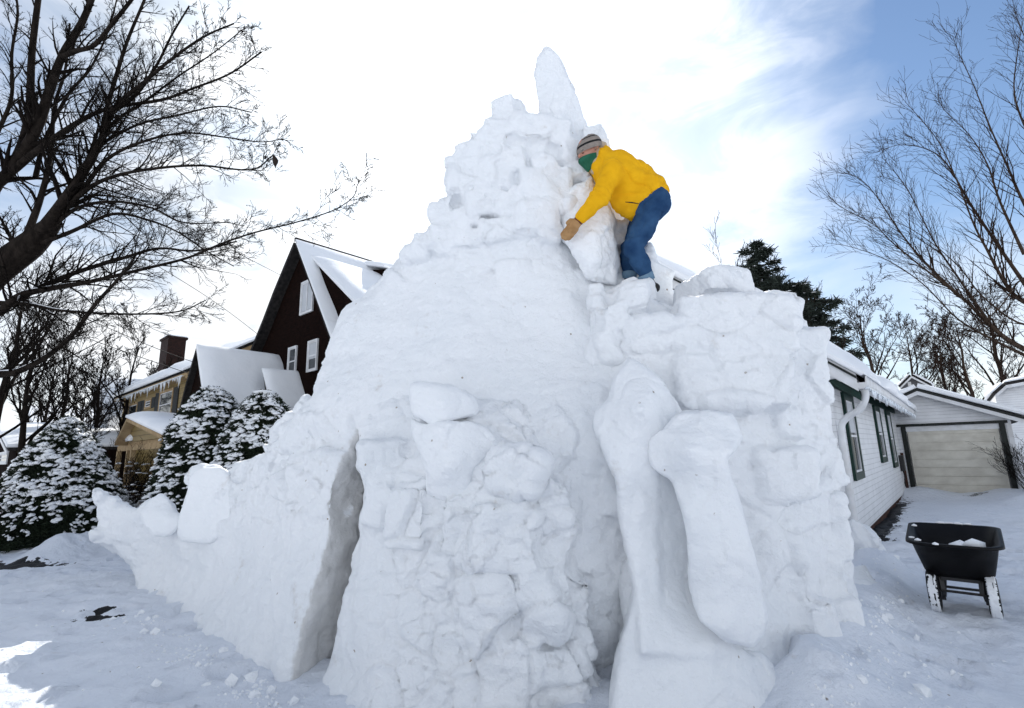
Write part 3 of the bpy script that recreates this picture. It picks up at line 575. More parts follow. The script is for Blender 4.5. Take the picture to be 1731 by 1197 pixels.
def crumbs():
    """snow crumbs scraped off the blocks, lying round the foot of the sculpture"""
    import bmesh
    rng = random.Random(77); bm = bmesh.new(); bmesh.ops.create_icosphere(bm, subdivisions=1, radius=1); iv = np.array([v.co for v in bm.verts]); jf = [tuple(v.index for v in f.verts) for f in bm.faces]; bm.free()
    V = []; F = []; line = [gr(*q) for q in ((260, 1040), (351, 1085), (430, 1130), (500, 1170), (560, 1215), (700, 1260), (1000, 1260), (1200, 1260), (1380, 1215), (1440, 1150), (1475, 1080), (1470, 1010), (1475, 950))]
    for i in range(1100):
        if rng.random() < .72:
            k = rng.randrange(len(line)-1); t = rng.random(); c = line[k]*(1-t)+line[k+1]*t; o = c-np.array([0.2, 5.2, 0]); o[2] = 0; o /= np.linalg.norm(o); c = c+o*abs(rng.gauss(0, .28))+np.array([rng.gauss(0, .05), rng.gauss(0, .05), 0])
        else: c = np.array([rng.uniform(-7, 6.5), rng.uniform(3, 9.5), 0])
        s = rng.uniform(.004, .014) if rng.random() < .93 else rng.uniform(.014, .045); n = len(V); v = iv*np.array([rng.uniform(.7, 1.3) for _ in range(3)])*(1+.25*np.sin(iv[:, [1]]*5+i)); V.extend(v*s+c+np.array([0, 0, s*.1])); F.extend([(a+n, b+n, c_+n) for a, b, c_ in jf])
    P = np.array(V); o = mesh_obj('snow_crumbs', P, F, M_['snow_block'], org=(0, 0, 0)); tag(o, 'small crumbs of snow scattered around the foot of the sculpture', 'snow crumbs', kind='stuff')
    # settle each crumb on the ground
    g = bpy.data.objects['snow_ground']; bpy.context.view_layer.update(); me = o.data; co = P.reshape(-1, len(iv), 3); out = []
    for c in co:
        m = c.mean(0); ok, loc, *_ = g.ray_cast(Vector((m[0], m[1], 3)), Vector((0, 0, -1))); out.append(c+np.array([0, 0, (loc.z if ok else 0)]))
    me.vertices.foreach_set('co', np.concatenate(out).astype(np.float32).ravel()); me.update()
crumbs()
# ---------------------------------------------------------------- houses
def slab(name, q, th, parent, m=None, nu=14, nv=24, edge=.35, seed=1, rough=.12, over=0.0, droop=0.0):
    """snow lying on the roof plane q (4 points, two along the eave first): rounded lip, uneven top"""
    q = [np.asarray(p, float) for p in q]; n = np.cross(q[1]-q[0], q[3]-q[0]); n /= np.linalg.norm(n)
    if n[2] < 0: n = -n
    u = np.linspace(0, 1, nu); v = np.linspace(0, 1, nv); u = .5-.5*np.cos(np.pi*u); v = .5-.5*np.cos(np.pi*v)
    Ug, Vg = np.meshgrid(u, v, indexing='ij'); P = (q[0][None, None]*(1-Ug[..., None])*(1-Vg[..., None])+q[1]*(Ug*(1-Vg))[..., None]+q[2]*(Ug*Vg)[..., None]+q[3]*((1-Ug)*Vg)[..., None])
    prof = (edge+(1-edge)*(1-np.abs(2*Ug-1)**6)*(1-np.abs(2*Vg-1)**10))
    f = P.reshape(-1, 3); ns = (1+rough*2*fbm(f*.8, seed, 3)+rough*.6*fbm(f*3, seed+4, 2)).reshape(prof.shape)
    top = P+n*(th*prof*ns)[..., None]; wob = fbm(f*2.2, seed+9, 2).reshape(prof.shape)*.04*(np.abs(2*Ug-1) > .98)
    top += (q[0]-q[3])[None, None]/np.linalg.norm(q[0]-q[3])*wob[..., None]
    bot = P+n*.004; V = np.concatenate([top.reshape(-1, 3), bot.reshape(-1, 3)]); K = nu*nv
    i = np.arange(nu-1)[:, None]*nv; j = np.arange(nv-1)[None]; Q = np.stack([i+j, i+nv+j, i+nv+j+1, i+j+1], -1).reshape(-1, 4)
    ring = [i_*nv for i_ in range(nu)]+[(nu-1)*nv+j_ for j_ in range(1, nv)]+[i_*nv+nv-1 for i_ in range(nu-2, -1, -1)]+[j_ for j_ in range(nv-2, 0, -1)]
    R = np.array([(ring[a], ring[(a+1) % len(ring)], ring[(a+1) % len(ring)]+K, ring[a]+K) for a in range(len(ring))])
    F = np.concatenate([Q, Q[:, ::-1]+K, R[:, ::-1]])
    if np.cross(V[Q[5, 1]]-V[Q[5, 0]], V[Q[5, 3]]-V[Q[5, 0]]) @ n < 0: F = F[:, ::-1]
    return mesh_obj(name, V, F.copy(), m or M_['snow_clean'], parent, True)
class Face:
    """a wall plane: O origin (base), h horizontal unit, n outward normal; s along h, z up"""
    def __init__(s, O, h, n): s.O = np.asarray(O, float); s.h = h; s.n = n
    def p(s, a, z, out=0.0): return s.O+s.h*a+Z*z+s.n*out
    def px(s, x, y): q = onplane(x, y, s.O, s.n)-s.O; return float(q@s.h), float(q[2])
    def rect(s, mb, a0, a1, z0, z1, o0, o1): mb.box(s.p(a0, z0, o0), s.h*(a1-a0), Z*(z1-z0), s.n*(o1-o0))
def window(fc, a0, a1, z0, z1, parent, frame, fw=.09, sash=None, rail=True, blind=0.0, mull=0, shut=0, sill=True, glassm=None):
    f = MB(); d = .05
    fc.rect(f, a0, a1, z1-fw, z1, 0, d); fc.rect(f, a0, a1, z0, z0+fw, 0, d); fc.rect(f, a0, a0+fw, z0+fw, z1-fw, 0, d); fc.rect(f, a1-fw, a1, z0+fw, z1-fw, 0, d)
    w = f.build('window', M_[frame], parent)
    b0, b1, c0, c1 = a0+fw, a1-fw, z0+fw, z1-fw
    g = MB(); fc.rect(g, b0, b1, c0, c1, .004, .010); g.build('pane', glassm or M_['glass'], w)
    s = MB(); sw = .035; fc.rect(s, b0, b1, c1-sw, c1, .012, .034); fc.rect(s, b0, b1, c0, c0+sw, .012, .034); fc.rect(s, b0, b0+sw, c0+sw, c1-sw, .012, .034); fc.rect(s, b1-sw, b1, c0+sw, c1-sw, .012, .034)
    if rail: fc.rect(s, b0+sw, b1-sw, (c0+c1)/2-.02, (c0+c1)/2+.02, .012, .036)
    for k in range(mull): x = b0+(b1-b0)*(k+1)/(mull+1); fc.rect(s, x-.02, x+.02, c0+sw, c1-sw, .012, .037)
    s.build('sash', M_[sash or 'white_trim'], w)
    if blind:
        s = MB(); zz = c1-sw
        n = max(3, int((c1-c0)*blind/.05))
        s.add(*curtain(fc, b0+sw, b1-sw, c1-sw-(c1-c0-2*sw)*blind, c1-sw)); s.build('blind', M_['blind'], w)
    if shut:
        for e in (-1, 1):
            x = a0-shut-.03 if e < 0 else a1+.03; s = MB(); fc.rect(s, x, x+shut, z0, z1, 0, .03)
            k = z0+.06
            while k < z1-.08: fc.rect(s, x+.04, x+shut-.04, k, k+.03, .03, .042); k += .06
            s.build('shutter', M_['shutter'], parent)
    return w
def curtain(fc, a0, a1, z0, z1):
    n = 24; V = []; F = []
    for i in range(n+1):
        a = a0+(a1-a0)*i/n; o = .0135+.0 if i % 2 else .019
        V += [fc.p(a, z0, o), fc.p(a, z1, o)]
    for i in range(n): F.append((2*i, 2*i+2, 2*i+3, 2*i+1))
    return V, F
def ranch_house():
    N0 = gr(1465, 905); NC = N0-A*1.45; H0 = 2.78; L = 11.4; Wd = 8.0; sl = .84; th = math.atan(sl)
    T = empty('ranch_house', NC); tag(T, 'white clapboard house with green trim and icicles beside the driveway', 'house')
    side = Face(NC, A, -B); front = Face(NC, B, -A)
    w = MB(); pent = [front.p(0, .07), front.p(Wd, .07), front.p(Wd, H0), front.p(Wd/2, H0+sl*Wd/2), front.p(0, H0)]
    w.prism(pent, A*L); w.build('wall', M_['white'], T)
    fo = MB(); fo.box(front.p(.03, -.15)+A*.03, B*(Wd-.06), A*(L-.06), Z*.22); fo.build('foundation', M_['foundation'], T)
    # the boards run down to a sloping base
    ov, fr = .42, .38
    rf = MB()
    for sgn in (1, -1):
        e0 = front.p(-ov if sgn > 0 else Wd+ov, H0-sl*ov+.12)-A*fr; r0 = front.p(Wd/2, H0+sl*Wd/2+.12)-A*fr
        rf.prism([e0, r0, r0+Z*.1, e0+Z*.1], A*(L+fr+.35))
    roof = rf.build('roof', M_['dark_roof'], T)
    e0 = front.p(-ov-.06, H0-sl*(ov+.06)+.225)-A*(fr+.08); r0 = front.p(Wd/2, H0+sl*Wd/2+.225)-A*(fr+.08); al = A*(L+fr+.5)
    slab('roof_snow', [e0, e0+al, r0+al, r0], .30, T, nu=60, nv=16, seed=3, rough=.2)
    e1 = front.p(Wd+ov+.06, H0-sl*(ov+.06)+.225)-A*(fr+.08); slab('roof_snow', [e1, e1+al, r0+al, r0], .30, T, nu=30, nv=12, seed=5)
    # rake boards: white fascia over a green band
    for nm, mt, a, b, o in (('rake_board', 'white_trim', -.17, .10, fr+.03), ('rake_trim', 'green_trim', -.31, -.185, fr-.12), ('rake_trim', 'black_trim', .02, .065, fr+.06)):
        m = MB()
        for sgn in (1, -1):
            x0 = -ov if sgn > 0 else Wd+ov; z0 = H0-sl*ov+.12
            p0 = front.p(x0, z0+a, o); p1 = front.p(Wd/2, H0+sl*Wd/2+.12+a, o); m.prism([p0, p1, p1+Z*(b-a), p0+Z*(b-a)], A*.05)
        m.build(nm, M_[mt], T)
    s = MB(); s.prism([front.p(0, H0-.17, .002), front.p(-ov, H0-.17, .002), front.p(-ov, H0-sl*ov+.12, .002), front.p(0, H0+.12, .002)], -A*(fr-.02)); s.build('eave_return', M_['white_trim'], T)
    # frieze (green), soffit, gutter
    m = MB(); side.rect(m, 0, L, H0-.26, H0-.03, 0.002, .03); m.build('frieze_board', M_['green_trim'], T)
    m = MB(); side.rect(m, -fr+.05, L+.3, H0-.03, H0, .002, ov-.02); m.build('soffit', M_['black_trim'], T)
    m = MB(); zg = H0-sl*ov+.12
    prof = [(ov-.02, zg-.13), (ov+.07, zg-.13), (ov+.12, zg-.06), (ov+.13, zg+.05), (ov+.11, zg+.05), (ov+.10, zg-.04), (ov-.02, zg-.04)]
    m.prism([side.p(-fr-.02, z, o) for o, z in prof], A*(L+fr+.4)); m.build('gutter', M_['white_trim'], T)
    V = []; F = []; rng = random.Random(4)
    x = -.2
    ic = MB()
    while x < L+.3:
        h = rng.uniform(.02, .09) if rng.random() < .85 else rng.uniform(.09, .17); r = .012+h*.05; c = side.p(x, zg-.12, ov+rng.uniform(.09, .13)); n = len(ic.V)
        ic.add([c+A*r, c+B*r, c-A*r, c-B*r, c-Z*h], [(0, 4, 1), (1, 4, 2), (2, 4, 3), (3, 4, 0), (0, 1, 2, 3)]); x += rng.uniform(.03, .11)
    ic.box(side.p(-.3, zg-.135, ov+.08), A*(L+.6), -B*.055, Z*.03); ic.build('icicles', M_['ice'], T)
    # snow and ice hanging over the gutter
    q0 = side.p(-fr, zg+.02, ov+.16); slab('snow_fringe', [q0, q0+A*(L+fr+.4), q0+A*(L+fr+.4)-(-B)*.3+Z*.26, q0-(-B)*.3+Z*.26], .13, T, nu=90, nv=8, seed=8, rough=.45)
    # downspout
    def P(x, o, z): return side.p(x, z, o)
    ln = smoothline([P(-.16, ov+.05, zg-.1), P(-.16, ov+.05, zg-.25), P(-.10, ov-.05, zg-.42), P(-.02, .16, zg-.55), P(.0, .07, zg-.72), P(.0, .06, 1.3), P(.0, .06, .3)], 5)
    V, Q = tubes([(ln, np.full(len(ln), .052))], 10); mesh_obj('downspout', V, Q, M_['white_trim'], T, True)
    # windows
    for (a0, a1, z0, z1) in ((.93, 2.02, .96, 2.5), (5.35, 6.5, 1.12, 2.5), (8.05, 9.2, .90, 2.5)):
        window(side, a0, a1, z0, z1, T, 'green_trim', fw=.13, blind=.45)
    c = MB(); side.rect(c, L-.12, L+.0, .42, H0-.26, .002, .03); c.build('corner_board', M_['white_trim'], T)
    m = MB(); side.rect(m, 10.1, 10.4, .72, 1.2, .002, .12); mt = m.build('meter_box', M_['steel'], T, bevel=.01)
    ln = smoothline([side.p(10.25, .72, .05), side.p(10.3, .55, .07), side.p(10.22, .4, .05), side.p(10.28, .25, .05)], 4); V, Q = tubes([(ln, np.full(len(ln), .02))], 6); mesh_obj('meter_cable', V, Q, M_['wire'], T)
    # lower white skirt following the falling ground
    return NC
ranch_house()
def garage():
    G = gr(1550, 833); T = empty('garage', G); tag(T, 'white gabled garage with a closed cream door at the end of the driveway', 'garage')
    f = Face(G, -B, -A); a0, a1, apx, ze, za = -1.55, 2.46, .47, 2.25, 3.16; D = 5.5
    dl, dr, dz = 0.0, 2.2, 2.08
    w = MB(); w.prism([f.p(a0, -.1), f.p(dl, -.1), f.p(dl, dz), f.p(dr, dz), f.p(dr, -.1), f.p(a1, -.1), f.p(a1, ze), f.p(apx, za), f.p(a0, ze)], A*.12)
    w.box(f.p(a0, -.1)+A*.12, A*D, -B*.1, Z*(ze+.1)); w.box(f.p(a1-.1, -.1)+A*.12, A*D, -B*.1, Z*(ze+.1)); w.box(f.p(a0+.1, -.1)+A*D, A*.12, -B*(a1-a0-.2), Z*(ze+.1)); w.build('wall', M_['white'], T)
    d = MB(); n = 8; hh = dz/n
    for k in range(n):
        z0 = k*hh; f.rect(d, dl+.02, dr-.02, z0+.004, z0+hh-.004, -.09, -.05)
        for j in range(4): u0 = dl+.08+j*(dr-dl-.1)/4; f.rect(d, u0, u0+(dr-dl-.1)/4-.08, z0+.05, z0+hh-.05, -.05, -.042)
    f.rect(d, dl+.02, dr-.02, 0, dz, -.1, -.092)
    d.build('garage_door', M_['door'], T)
    m = MB(); f.rect(m, dl, dr, dz-.16, dz-.002, -.04, -.02); m.build('door_header_panel', M_['white_trim'], T)
    m = MB(); f.rect(m, a0+1.2, a1-.06, dz, dz+.085, .002, .04); f.rect(m, dl-.13, dl, -.05, dz, .002, .035); f.rect(m, dr, dr+.13, -.05, dz, .002, .035); m.build('door_trim', M_['black_trim'], T)
    m = MB(); f.rect(m, a1-.1, a1+.01, -.05, ze-.05, .002, .03); m.build('corner_board', M_['white_trim'], T)
    r = MB(); s = MB(); t2 = MB()
    for x0, sg in ((a0-.25, 1), (a1+.3, -1)):
        zz = ze-(abs(x0-(a0 if sg > 0 else a1)))*(za-ze)/(abs(apx-(a0 if sg > 0 else a1)))+.03; p0, p1 = f.p(x0, zz, .35), f.p(apx, za+.03, .35)
        r.prism([p0, p1, p1+Z*.09, p0+Z*.09], A*(D+.6)); s.prism([p0-Z*.12-A*.01, p1-Z*.12-A*.01, p1+Z*.0-A*.01, p0-A*.01], A*.03); t2.prism([p0-A*.04+Z*.02, p1-A*.04+Z*.02, p1+Z*.07-A*.04, p0+Z*.07-A*.04], A*.03)
        q0, q1 = p0+Z*.10-A*.05+B*(.05*sg), p1+Z*.10-A*.05; slab('roof_snow', [q0, q0+A*(D+.7), q1+A*(D+.7), q1], .2, T, nu=24, nv=16, seed=12+sg, edge=.75, rough=.12)
    r.build('roof', M_['dark_roof'], T); s.build('rake_board', M_['white_trim'], T); t2.build('rake_trim', M_['black_trim'], T)
    # dark gate between house and garage, with a bare sapling
    g = MB(); f.rect(g, -.36, -.16, 0, 1.25, .25, .3); [f.rect(g, -.50+k*.07, -.45+k*.07, 0, 1.2, .32, .34) for k in range(3)]
    g = g.build('gate', M_['foundation'], None); tag(g, 'narrow dark wooden gate between the white house and the garage', 'gate')
garage()
def gable_wing(T, f, pts, depth, wallm, overhang=.15, th=.12, snow_right=.3, left=True, seed=1, roofm='dark_roof', snow_left=0, rk=None, hrel=0):
    """gable block on face f: pts = [(a,z)...] left foot, ..., apex, ..., right foot (the roofline), base closes at z=0"""
    w = MB(); k = max(range(len(pts)), key=lambda i: pts[i][1])
    poly = [f.p(a, z) for a, z in pts]; poly = [f.p(pts[0][0], hrel)]+poly+[f.p(pts[-1][0], hrel)]
    w.prism(poly[::-1], -f.n*depth); w.build('wall', M_[wallm], T)
    r = MB()
    for i in range(len(pts)-1):
        (a, z), (b, y) = pts[i], pts[i+1]; d = np.array([b-a, y-z]); L = np.linalg.norm(d); nx, nz = -d[1]/L, d[0]/L
        if nz < 0: nx, nz = -nx, -nz
        o = .01; p = [f.p(a+nx*o, z+nz*o, overhang), f.p(b+nx*o, y+nz*o, overhang), f.p(b+nx*(o+th), y+nz*(o+th), overhang), f.p(a+nx*(o+th), z+nz*(o+th), overhang)]
        r.prism(p, -f.n*(depth+overhang))
        if (i >= k and snow_right) or (i < k and snow_left):
            t = snow_right if i >= k else snow_left
            s0, s1 = (f.p(b+nx*(o+th+.005), y+nz*(o+th+.005), overhang+.06), f.p(a+nx*(o+th+.005), z+nz*(o+th+.005), overhang+.06)) if i >= k else (f.p(a+nx*(o+th+.005), z+nz*(o+th+.005), overhang+.06), f.p(b+nx*(o+th+.005), y+nz*(o+th+.005), overhang+.06))
            e = -f.n*(depth+overhang+.0); slab('roof_snow', [s0, s0+e, s1+e, s1], t, T, seed=seed+i, nu=26, nv=20)
    r.build('roof', M_[roofm], T)
    if rk:
        m = MB()
        for i in range(len(pts)-1):
            (a, z), (b, y) = pts[i], pts[i+1]; m.prism([f.p(a, z-.14, overhang), f.p(b, y-.14, overhang), f.p(b, y, overhang), f.p(a, z, overhang)], f.n*.04)
        m.build('rake_board', M_[rk], T)
def dark_house():
    DD = 15.0; K = DD/19.0
    P = pt(515, 415, DD); O = P.copy(); O[2] = 0; T = empty('shingle_house', O)
    tag(T, 'dark brown steep gabled house with snow on its swooping roofs', 'house')
    f = Face(O, -B, -A); c = lambda a, z: (a*K, EYE+(z-EYE)*K)
    gable_wing(T, f, [c(*q) for q in ((-4.3, 4.6), (-3.36, 5.75), (-2.3, 6.9), (-1.51, 7.86), (0, 9.45), (2.53, 5.85), (4.3, 3.3))], 9.0*K, 'dark_shingle', .3, .12, .13, seed=20)
    fd = Face(O+A*.04, -B, -A); d = MB(); pr = [fd.px(*q) for q in ((533, 443), (601, 512), (600, 560), (556, 545))]; d.prism([fd.p(a, z) for a, z in pr][::-1], A*2.4); dm = d.build('dormer', M_['dark_shingle'], T)
    (a0, z0), (a1, z1) = pr[0], pr[1]; q = [fd.p(a1+.1, z1-.06, .1), fd.p(a1+.1, z1-.06, .1)+A*2.7, fd.p(a0-.12, z0+.15, .1)+A*2.7, fd.p(a0-.12, z0+.15, .1)]; slab('dormer_snow', q, .22, dm, seed=31, nu=20, nv=20)
    fe = Face(O+A*2.0, -B, -A); d = MB(); pr = [fe.px(*q) for q in ((606, 456), (655, 456), (655, 500), (618, 500))]; d.prism([fe.p(a, z) for a, z in pr][::-1], A*1.8); dm = d.build('dormer', M_['dark_shingle'], T)
    (a0, z0), (a1, z1) = pr[0], pr[1]; q = [fe.p(a1+.1, z1+.01, .2), fe.p(a1+.1, z1+.01, .2)+A*2.1, fe.p(a0-.2, z0+.2, .2)+A*2.1, fe.p(a0-.2, z0+.2, .2)]; slab('dormer_snow', q, .2, dm, seed=33, nu=20, nv=16)
    def win(a0, a1, z0, z1, **k): (x0, y0), (x1, y1) = c(a0, z0), c(a1, z1); window(f, x0, x1, y0, y1, T, 'white_trim', fw=.045, **k)
    win(.02, .98, 6.72, 8.0, rail=False, mull=1, blind=.98); win(-.72, -.06, 4.5, 5.62); win(.80, 1.50, 4.5, 5.62, blind=.62); win(-.72, -.06, 1.2, 2.4); win(.80, 1.50, 1.2, 2.4)
    P2 = onplane(465, 607, O, -A); k = 1.9; P1 = P2-A*k
    for _ in range(40):
        q = P1-CAM; x = W/2+FPX*(q@cR)/(q@cF)
        P1 = P1-A*(x-343)*.01
    dep = float((P2-P1)@A); zr = P1[2]; O1 = P1.copy(); O1[2] = 0; f1 = Face(O1, -B, -A)
    l = [f1.px(300, 738), f1.px(312, 705), f1.px(326, 650)]
    gable_wing(T, f1, [(l[0][0]-.3, max(l[0][1]-.15, 2.0)), l[0], l[1], l[2], (0, zr), (1.2, zr-1.85), (2.5, zr-3.3)], dep+.3, 'dark_shingle', .15, .1, .26, seed=40)
    d = MB(); f1.rect(d, .2, 1.05, 0, 2.0, .002, .05); d.build('front_door', M_['tan_trim'], T)
    pb = onplane(497, 633, O, -A)-A*.8; zr = pb[2]; O2 = pb.copy(); O2[2] = 0; f2 = Face(O2, -B, -A); a, z = f2.px(470, 690)
    gable_wing(T, f2, [(a-.25, z-.5), (0, zr), (.75, zr-1.1), (1.0, zr-1.7)], 1.1, 'dark_shingle', .08, .07, .16, seed=50)
    r = MB(); zt = c(0, 9.45)[1]; r.bar(f.p(0, zt+.16, .3), f.p(0, zt+.16, .3)-f.n*7, .1, .1); r.build('ridge', M_['dark_roof'], T)
dark_house()
def yellow_house():
    Y = pt(330, 617, 19.0); O = Y.copy(); O[2] = 0; T = empty('yellow_house', O)
    tag(T, 'yellow clapboard house with black shutters, brick chimney and snowy portico', 'house')
    f = Face(O, -B, -A); g = Face(O, A, -B); z0, ze = 0.0, Y[2]-.15; aL = f.px(209, 680)[0]; D = 5.4; rz = 1.65
    w = MB(); w.prism([g.p(0, -.2), g.p(D, -.2), g.p(D, ze), g.p(D/2, ze+rz), g.p(0, ze)], B*(-aL)); w.build('wall', M_['yellow'], T)
    r = MB()
    for s0, s1 in ((-.35, D/2), (D+.35, D/2)):
        za, zb = ze-.2, ze+rz+.04; r.prism([g.p(s0, za, .3), g.p(s1, zb, .3), g.p(s1, zb+.1, .3), g.p(s0, za+.1, .3)], B*(-aL+.6))
    r.build('roof', M_['dark_roof'], T)
    q0, q1 = g.p(-.45, ze-.15, .38), g.p(D/2, ze+rz+.16, .38); e = B*(-aL+.8); slab('roof_snow', [q0, q0+e, q1+e, q1], .26, T, nu=40, nv=16, seed=61, rough=.15)
    q0 = g.p(D+.45, ze-.15, .38); slab('roof_snow', [q0, q0+e, q1+e, q1], .26, T, nu=20, nv=12, seed=62)
    m = MB(); g.rect(m, -.35, .0, ze-.32, ze-.2, -(-aL)-.3, .3); m.build('eave_board', M_['tan_trim'], T)
    m = MB(); m.prism([g.p(-.35, ze-.42, .3), g.p(D/2, ze+rz-.14, .3), g.p(D/2, ze+rz+.02, .3), g.p(-.35, ze-.22, .3)], -B*.05); m.build('rake_board', M_['tan_trim'], T)
    ic = MB(); rng = random.Random(8); x = 0.2
    while x < -aL:
        h = rng.uniform(.05, .45)*(1 if rng.random() < .5 else .4); c = g.p(-.36, ze-.3, 0)+B*x; rr = .03; ic.add([c+A*rr, c+B*rr, c-A*rr, c-B*rr, c-Z*h], [(0, 4, 1), (1, 4, 2), (2, 4, 3), (3, 4, 0), (0, 1, 2, 3)]); x += rng.uniform(.08, .3)
    ic.box(g.p(-.42, ze-.31, 0), B*(-aL), A*.1, Z*.03); ic.build('icicles', M_['ice'], T)
    for (x0, y0, x1, y1, sh) in ((271, 663, 290, 706, .62), (246, 676, 256, 690, .5), (219, 684, 230, 716, .7)):
        a0, z1 = f.px(x0+1, y0); a1, zq = f.px(x1, y1); a0, a1 = min(a0, a1), max(a0, a1)
        ac = (a0+a1)/2; hw = min((a1-a0)/2, 1.0); window(f, ac-hw, ac+hw, zq, z1, T, 'tan_trim', fw=.1, shut=sh, rail=True)
    # gable end downpipe
    c = MB(); c.box(f.p(-.16, 0, .002), -B*.14, Z*(ze-.25), -A*.03); c.build('corner_board', M_['tan_trim'], T)
    ln = smoothline([g.p(-.3, ze-.3, .05), g.p(.1, ze-.6, .05), g.p(.2, ze-.9, .06), g.p(.2, 1, .06)], 4); V, Q = tubes([(ln, np.full(len(ln), .05))], 8); mesh_obj('downspout', V, Q, M_['tan_trim'], T, True)
    # chimney on the rear slope
    c = onplane(290, 640, g.p(D/2, 0), A); 
    cc = onplane(291, 600, O+A*(D/2+.6), -A); cz = onplane(291, 577, O+A*(D/2+.6), -A)[2]
    ch = MB(); wv = .82; q = np.array([cc[0], cc[1], 0]); ch.box(q+B*wv-A*.5+Z*(ze+.2), -B*2*wv, A*1.0, Z*(cz-ze-.2)); ch.box(q+B*(wv+.08)-A*.58+Z*(cz-.02), -B*(2*wv+.16), A*1.16, Z*.14)
    chm = ch.build('chimney', M_['brick'], T)
    p = MB(); p.box(q+B*.62-A*.25+Z*(cz+.12), -B*.42, A*.5, Z*.28); p.box(q-B*.15-A*.25+Z*(cz+.12), -B*.42, A*.5, Z*.16); p.build('chimney_pot', M_['dark_roof'], chm)
    b = q+Z*(cz+.125); slab('chimney_snow', [b+B*.3-A*.55, b-B*.85-A*.55, b-B*.85+A*.55, b+B*.3+A*.55], .16, chm, nu=10, nv=10, seed=66)
    # portico: shed roof along the front, gable in the middle
    zs = f.px(215, 742)[1]; pd = 1.3
    pa0, pa1 = f.px(200, 745)[0]-1.0, f.px(280, 745)[0]
    ga = f.px(236, 720)[0]
    # cross gable over the door
    fg = Face(O-A*(pd+.1), -B, -A); (al, zl), (ar, zr_), (ac, zc) = fg.px(212, 752), fg.px(292, 752), fg.px(231, 709)
    zl = zr_ = min(zl, zr_)
    zl = max(zl, 2.3)
    s = MB(); s.prism([f.p(al-1.6, zl+.9), f.p(al-1.6, zl, pd), f.p(al-1.6, zl-.12, pd), f.p(al-1.6, zl+.75)], -B*(ar-al+1.8)); pr = s.build('porch_roof', M_['tan_trim'], T)
    slab('porch_snow', [f.p(al-1.75, zl+.02, pd+.12), f.p(al+1.0, zl+.02, pd+.12), f.p(al+1.0, zl+.93, .02), f.p(al-1.75, zl+.93, .02)], .22, pr, seed=70)
    k = ac; s = MB(); s.prism([fg.p(al, zl), fg.p(k, zc-.1), fg.p(ar, zl)], A*(pd+.05)); s.build('porch_gable', M_['yellow'], T)
    r = MB(); 
    for a_, s_ in ((al, -1), (ar, 1)): r.prism([fg.p(a_+.2*s_, zl-.12, .3), fg.p(k, zc-.08, .3), fg.p(k, zc+.04, .3), fg.p(a_+.2*s_, zl, .3)], A*(pd+.4))
    pg = r.build('porch_gable_roof', M_['tan_trim'], T)
    slab('porch_snow', [fg.p(ar+.25, zl+.02, .35), fg.p(ar+.25, zl+.02, .35)+A*(pd+.4), fg.p(k, zc+.06, .35)+A*(pd+.4), fg.p(k, zc+.06, .35)], .3, pg, seed=72)
    m = MB(); m.box(fg.p(al-1.5, zl-.32, -.05), -B*(ar-al+1.7), Z*.2, A*.12); m.build('porch_beam', M_['tan_trim'], T)
    for x in (al-1.4, al+.15, al+.75, ar-.8, ar-.1):
        c = MB(); c.box(fg.p(x, 0, -.02), -B*.15, Z*(zl-.3), A*.15); c.build('porch_post', M_['tan_trim'], T)
    d = MB(); f.rect(d, k-.5, k+.5, 0, 2.1, .002, .06); d.build('front_door', M_['white_trim'], T)
    for a in (al-1.1, ar-1.0): window(f, a, a+1.0, .9, 2.3, T, 'white_trim', fw=.08)
yellow_house()
def far_house(apx, d, pts, dep, label, wall='grey_wall', snow=.3, win=()):
    P = pt(*apx, d); O = P.copy(); O[2] = 0; T = empty('far_house', O); tag(T, label, 'house'); f = Face(O, -B, -A)
    q = [f.px(*p) for p in pts]; gable_wing(T, f, q, dep, wall, .25, .12, snow, seed=int(d), snow_left=.2, rk='white_trim')
    for (x0, y0, x1, y1) in win:
        a, b = f.px(x0, y0), f.px(x1, y1); window(f, min(a[0], b[0]), max(a[0], b[0]), min(a[1], b[1]), max(a[1], b[1]), T, 'white_trim', fw=.12)
    return T
far_house((176, 643), 30, [(160, 690), (176, 643), (186, 700), (197, 745)], 9, 'grey gabled house with snow on its roof just left of the yellow house', win=[(162, 700, 168, 720), (176, 706, 182, 728)])
far_house((52, 690), 40, [(36, 730), (52, 690), (66, 728)], 14, 'dark distant house with a snowy roof behind the large snowy yew', 'dark_shingle', win=[(46, 735, 52, 750)])
far_house((6, 725), 26, [(-40, 760), (6, 725), (28, 762)], 10, 'low dark house with snowy roof at the left edge of the picture', 'dark_shingle', .35, win=[(2, 765, 12, 785)])
far_house((1541, 636), 34, [(1522, 655), (1541, 636), (1572, 652)], 8, 'grey gabled house peeking over the garage roof', 'grey_wall', .2, win=[(1534, 646, 1541, 652)])
far_house((1765, 640), 22, [(1682, 668), (1700, 652), (1765, 640), (1830, 668)], 6, 'white outbuilding with thick rounded roof snow right of the garage', 'white', .7)
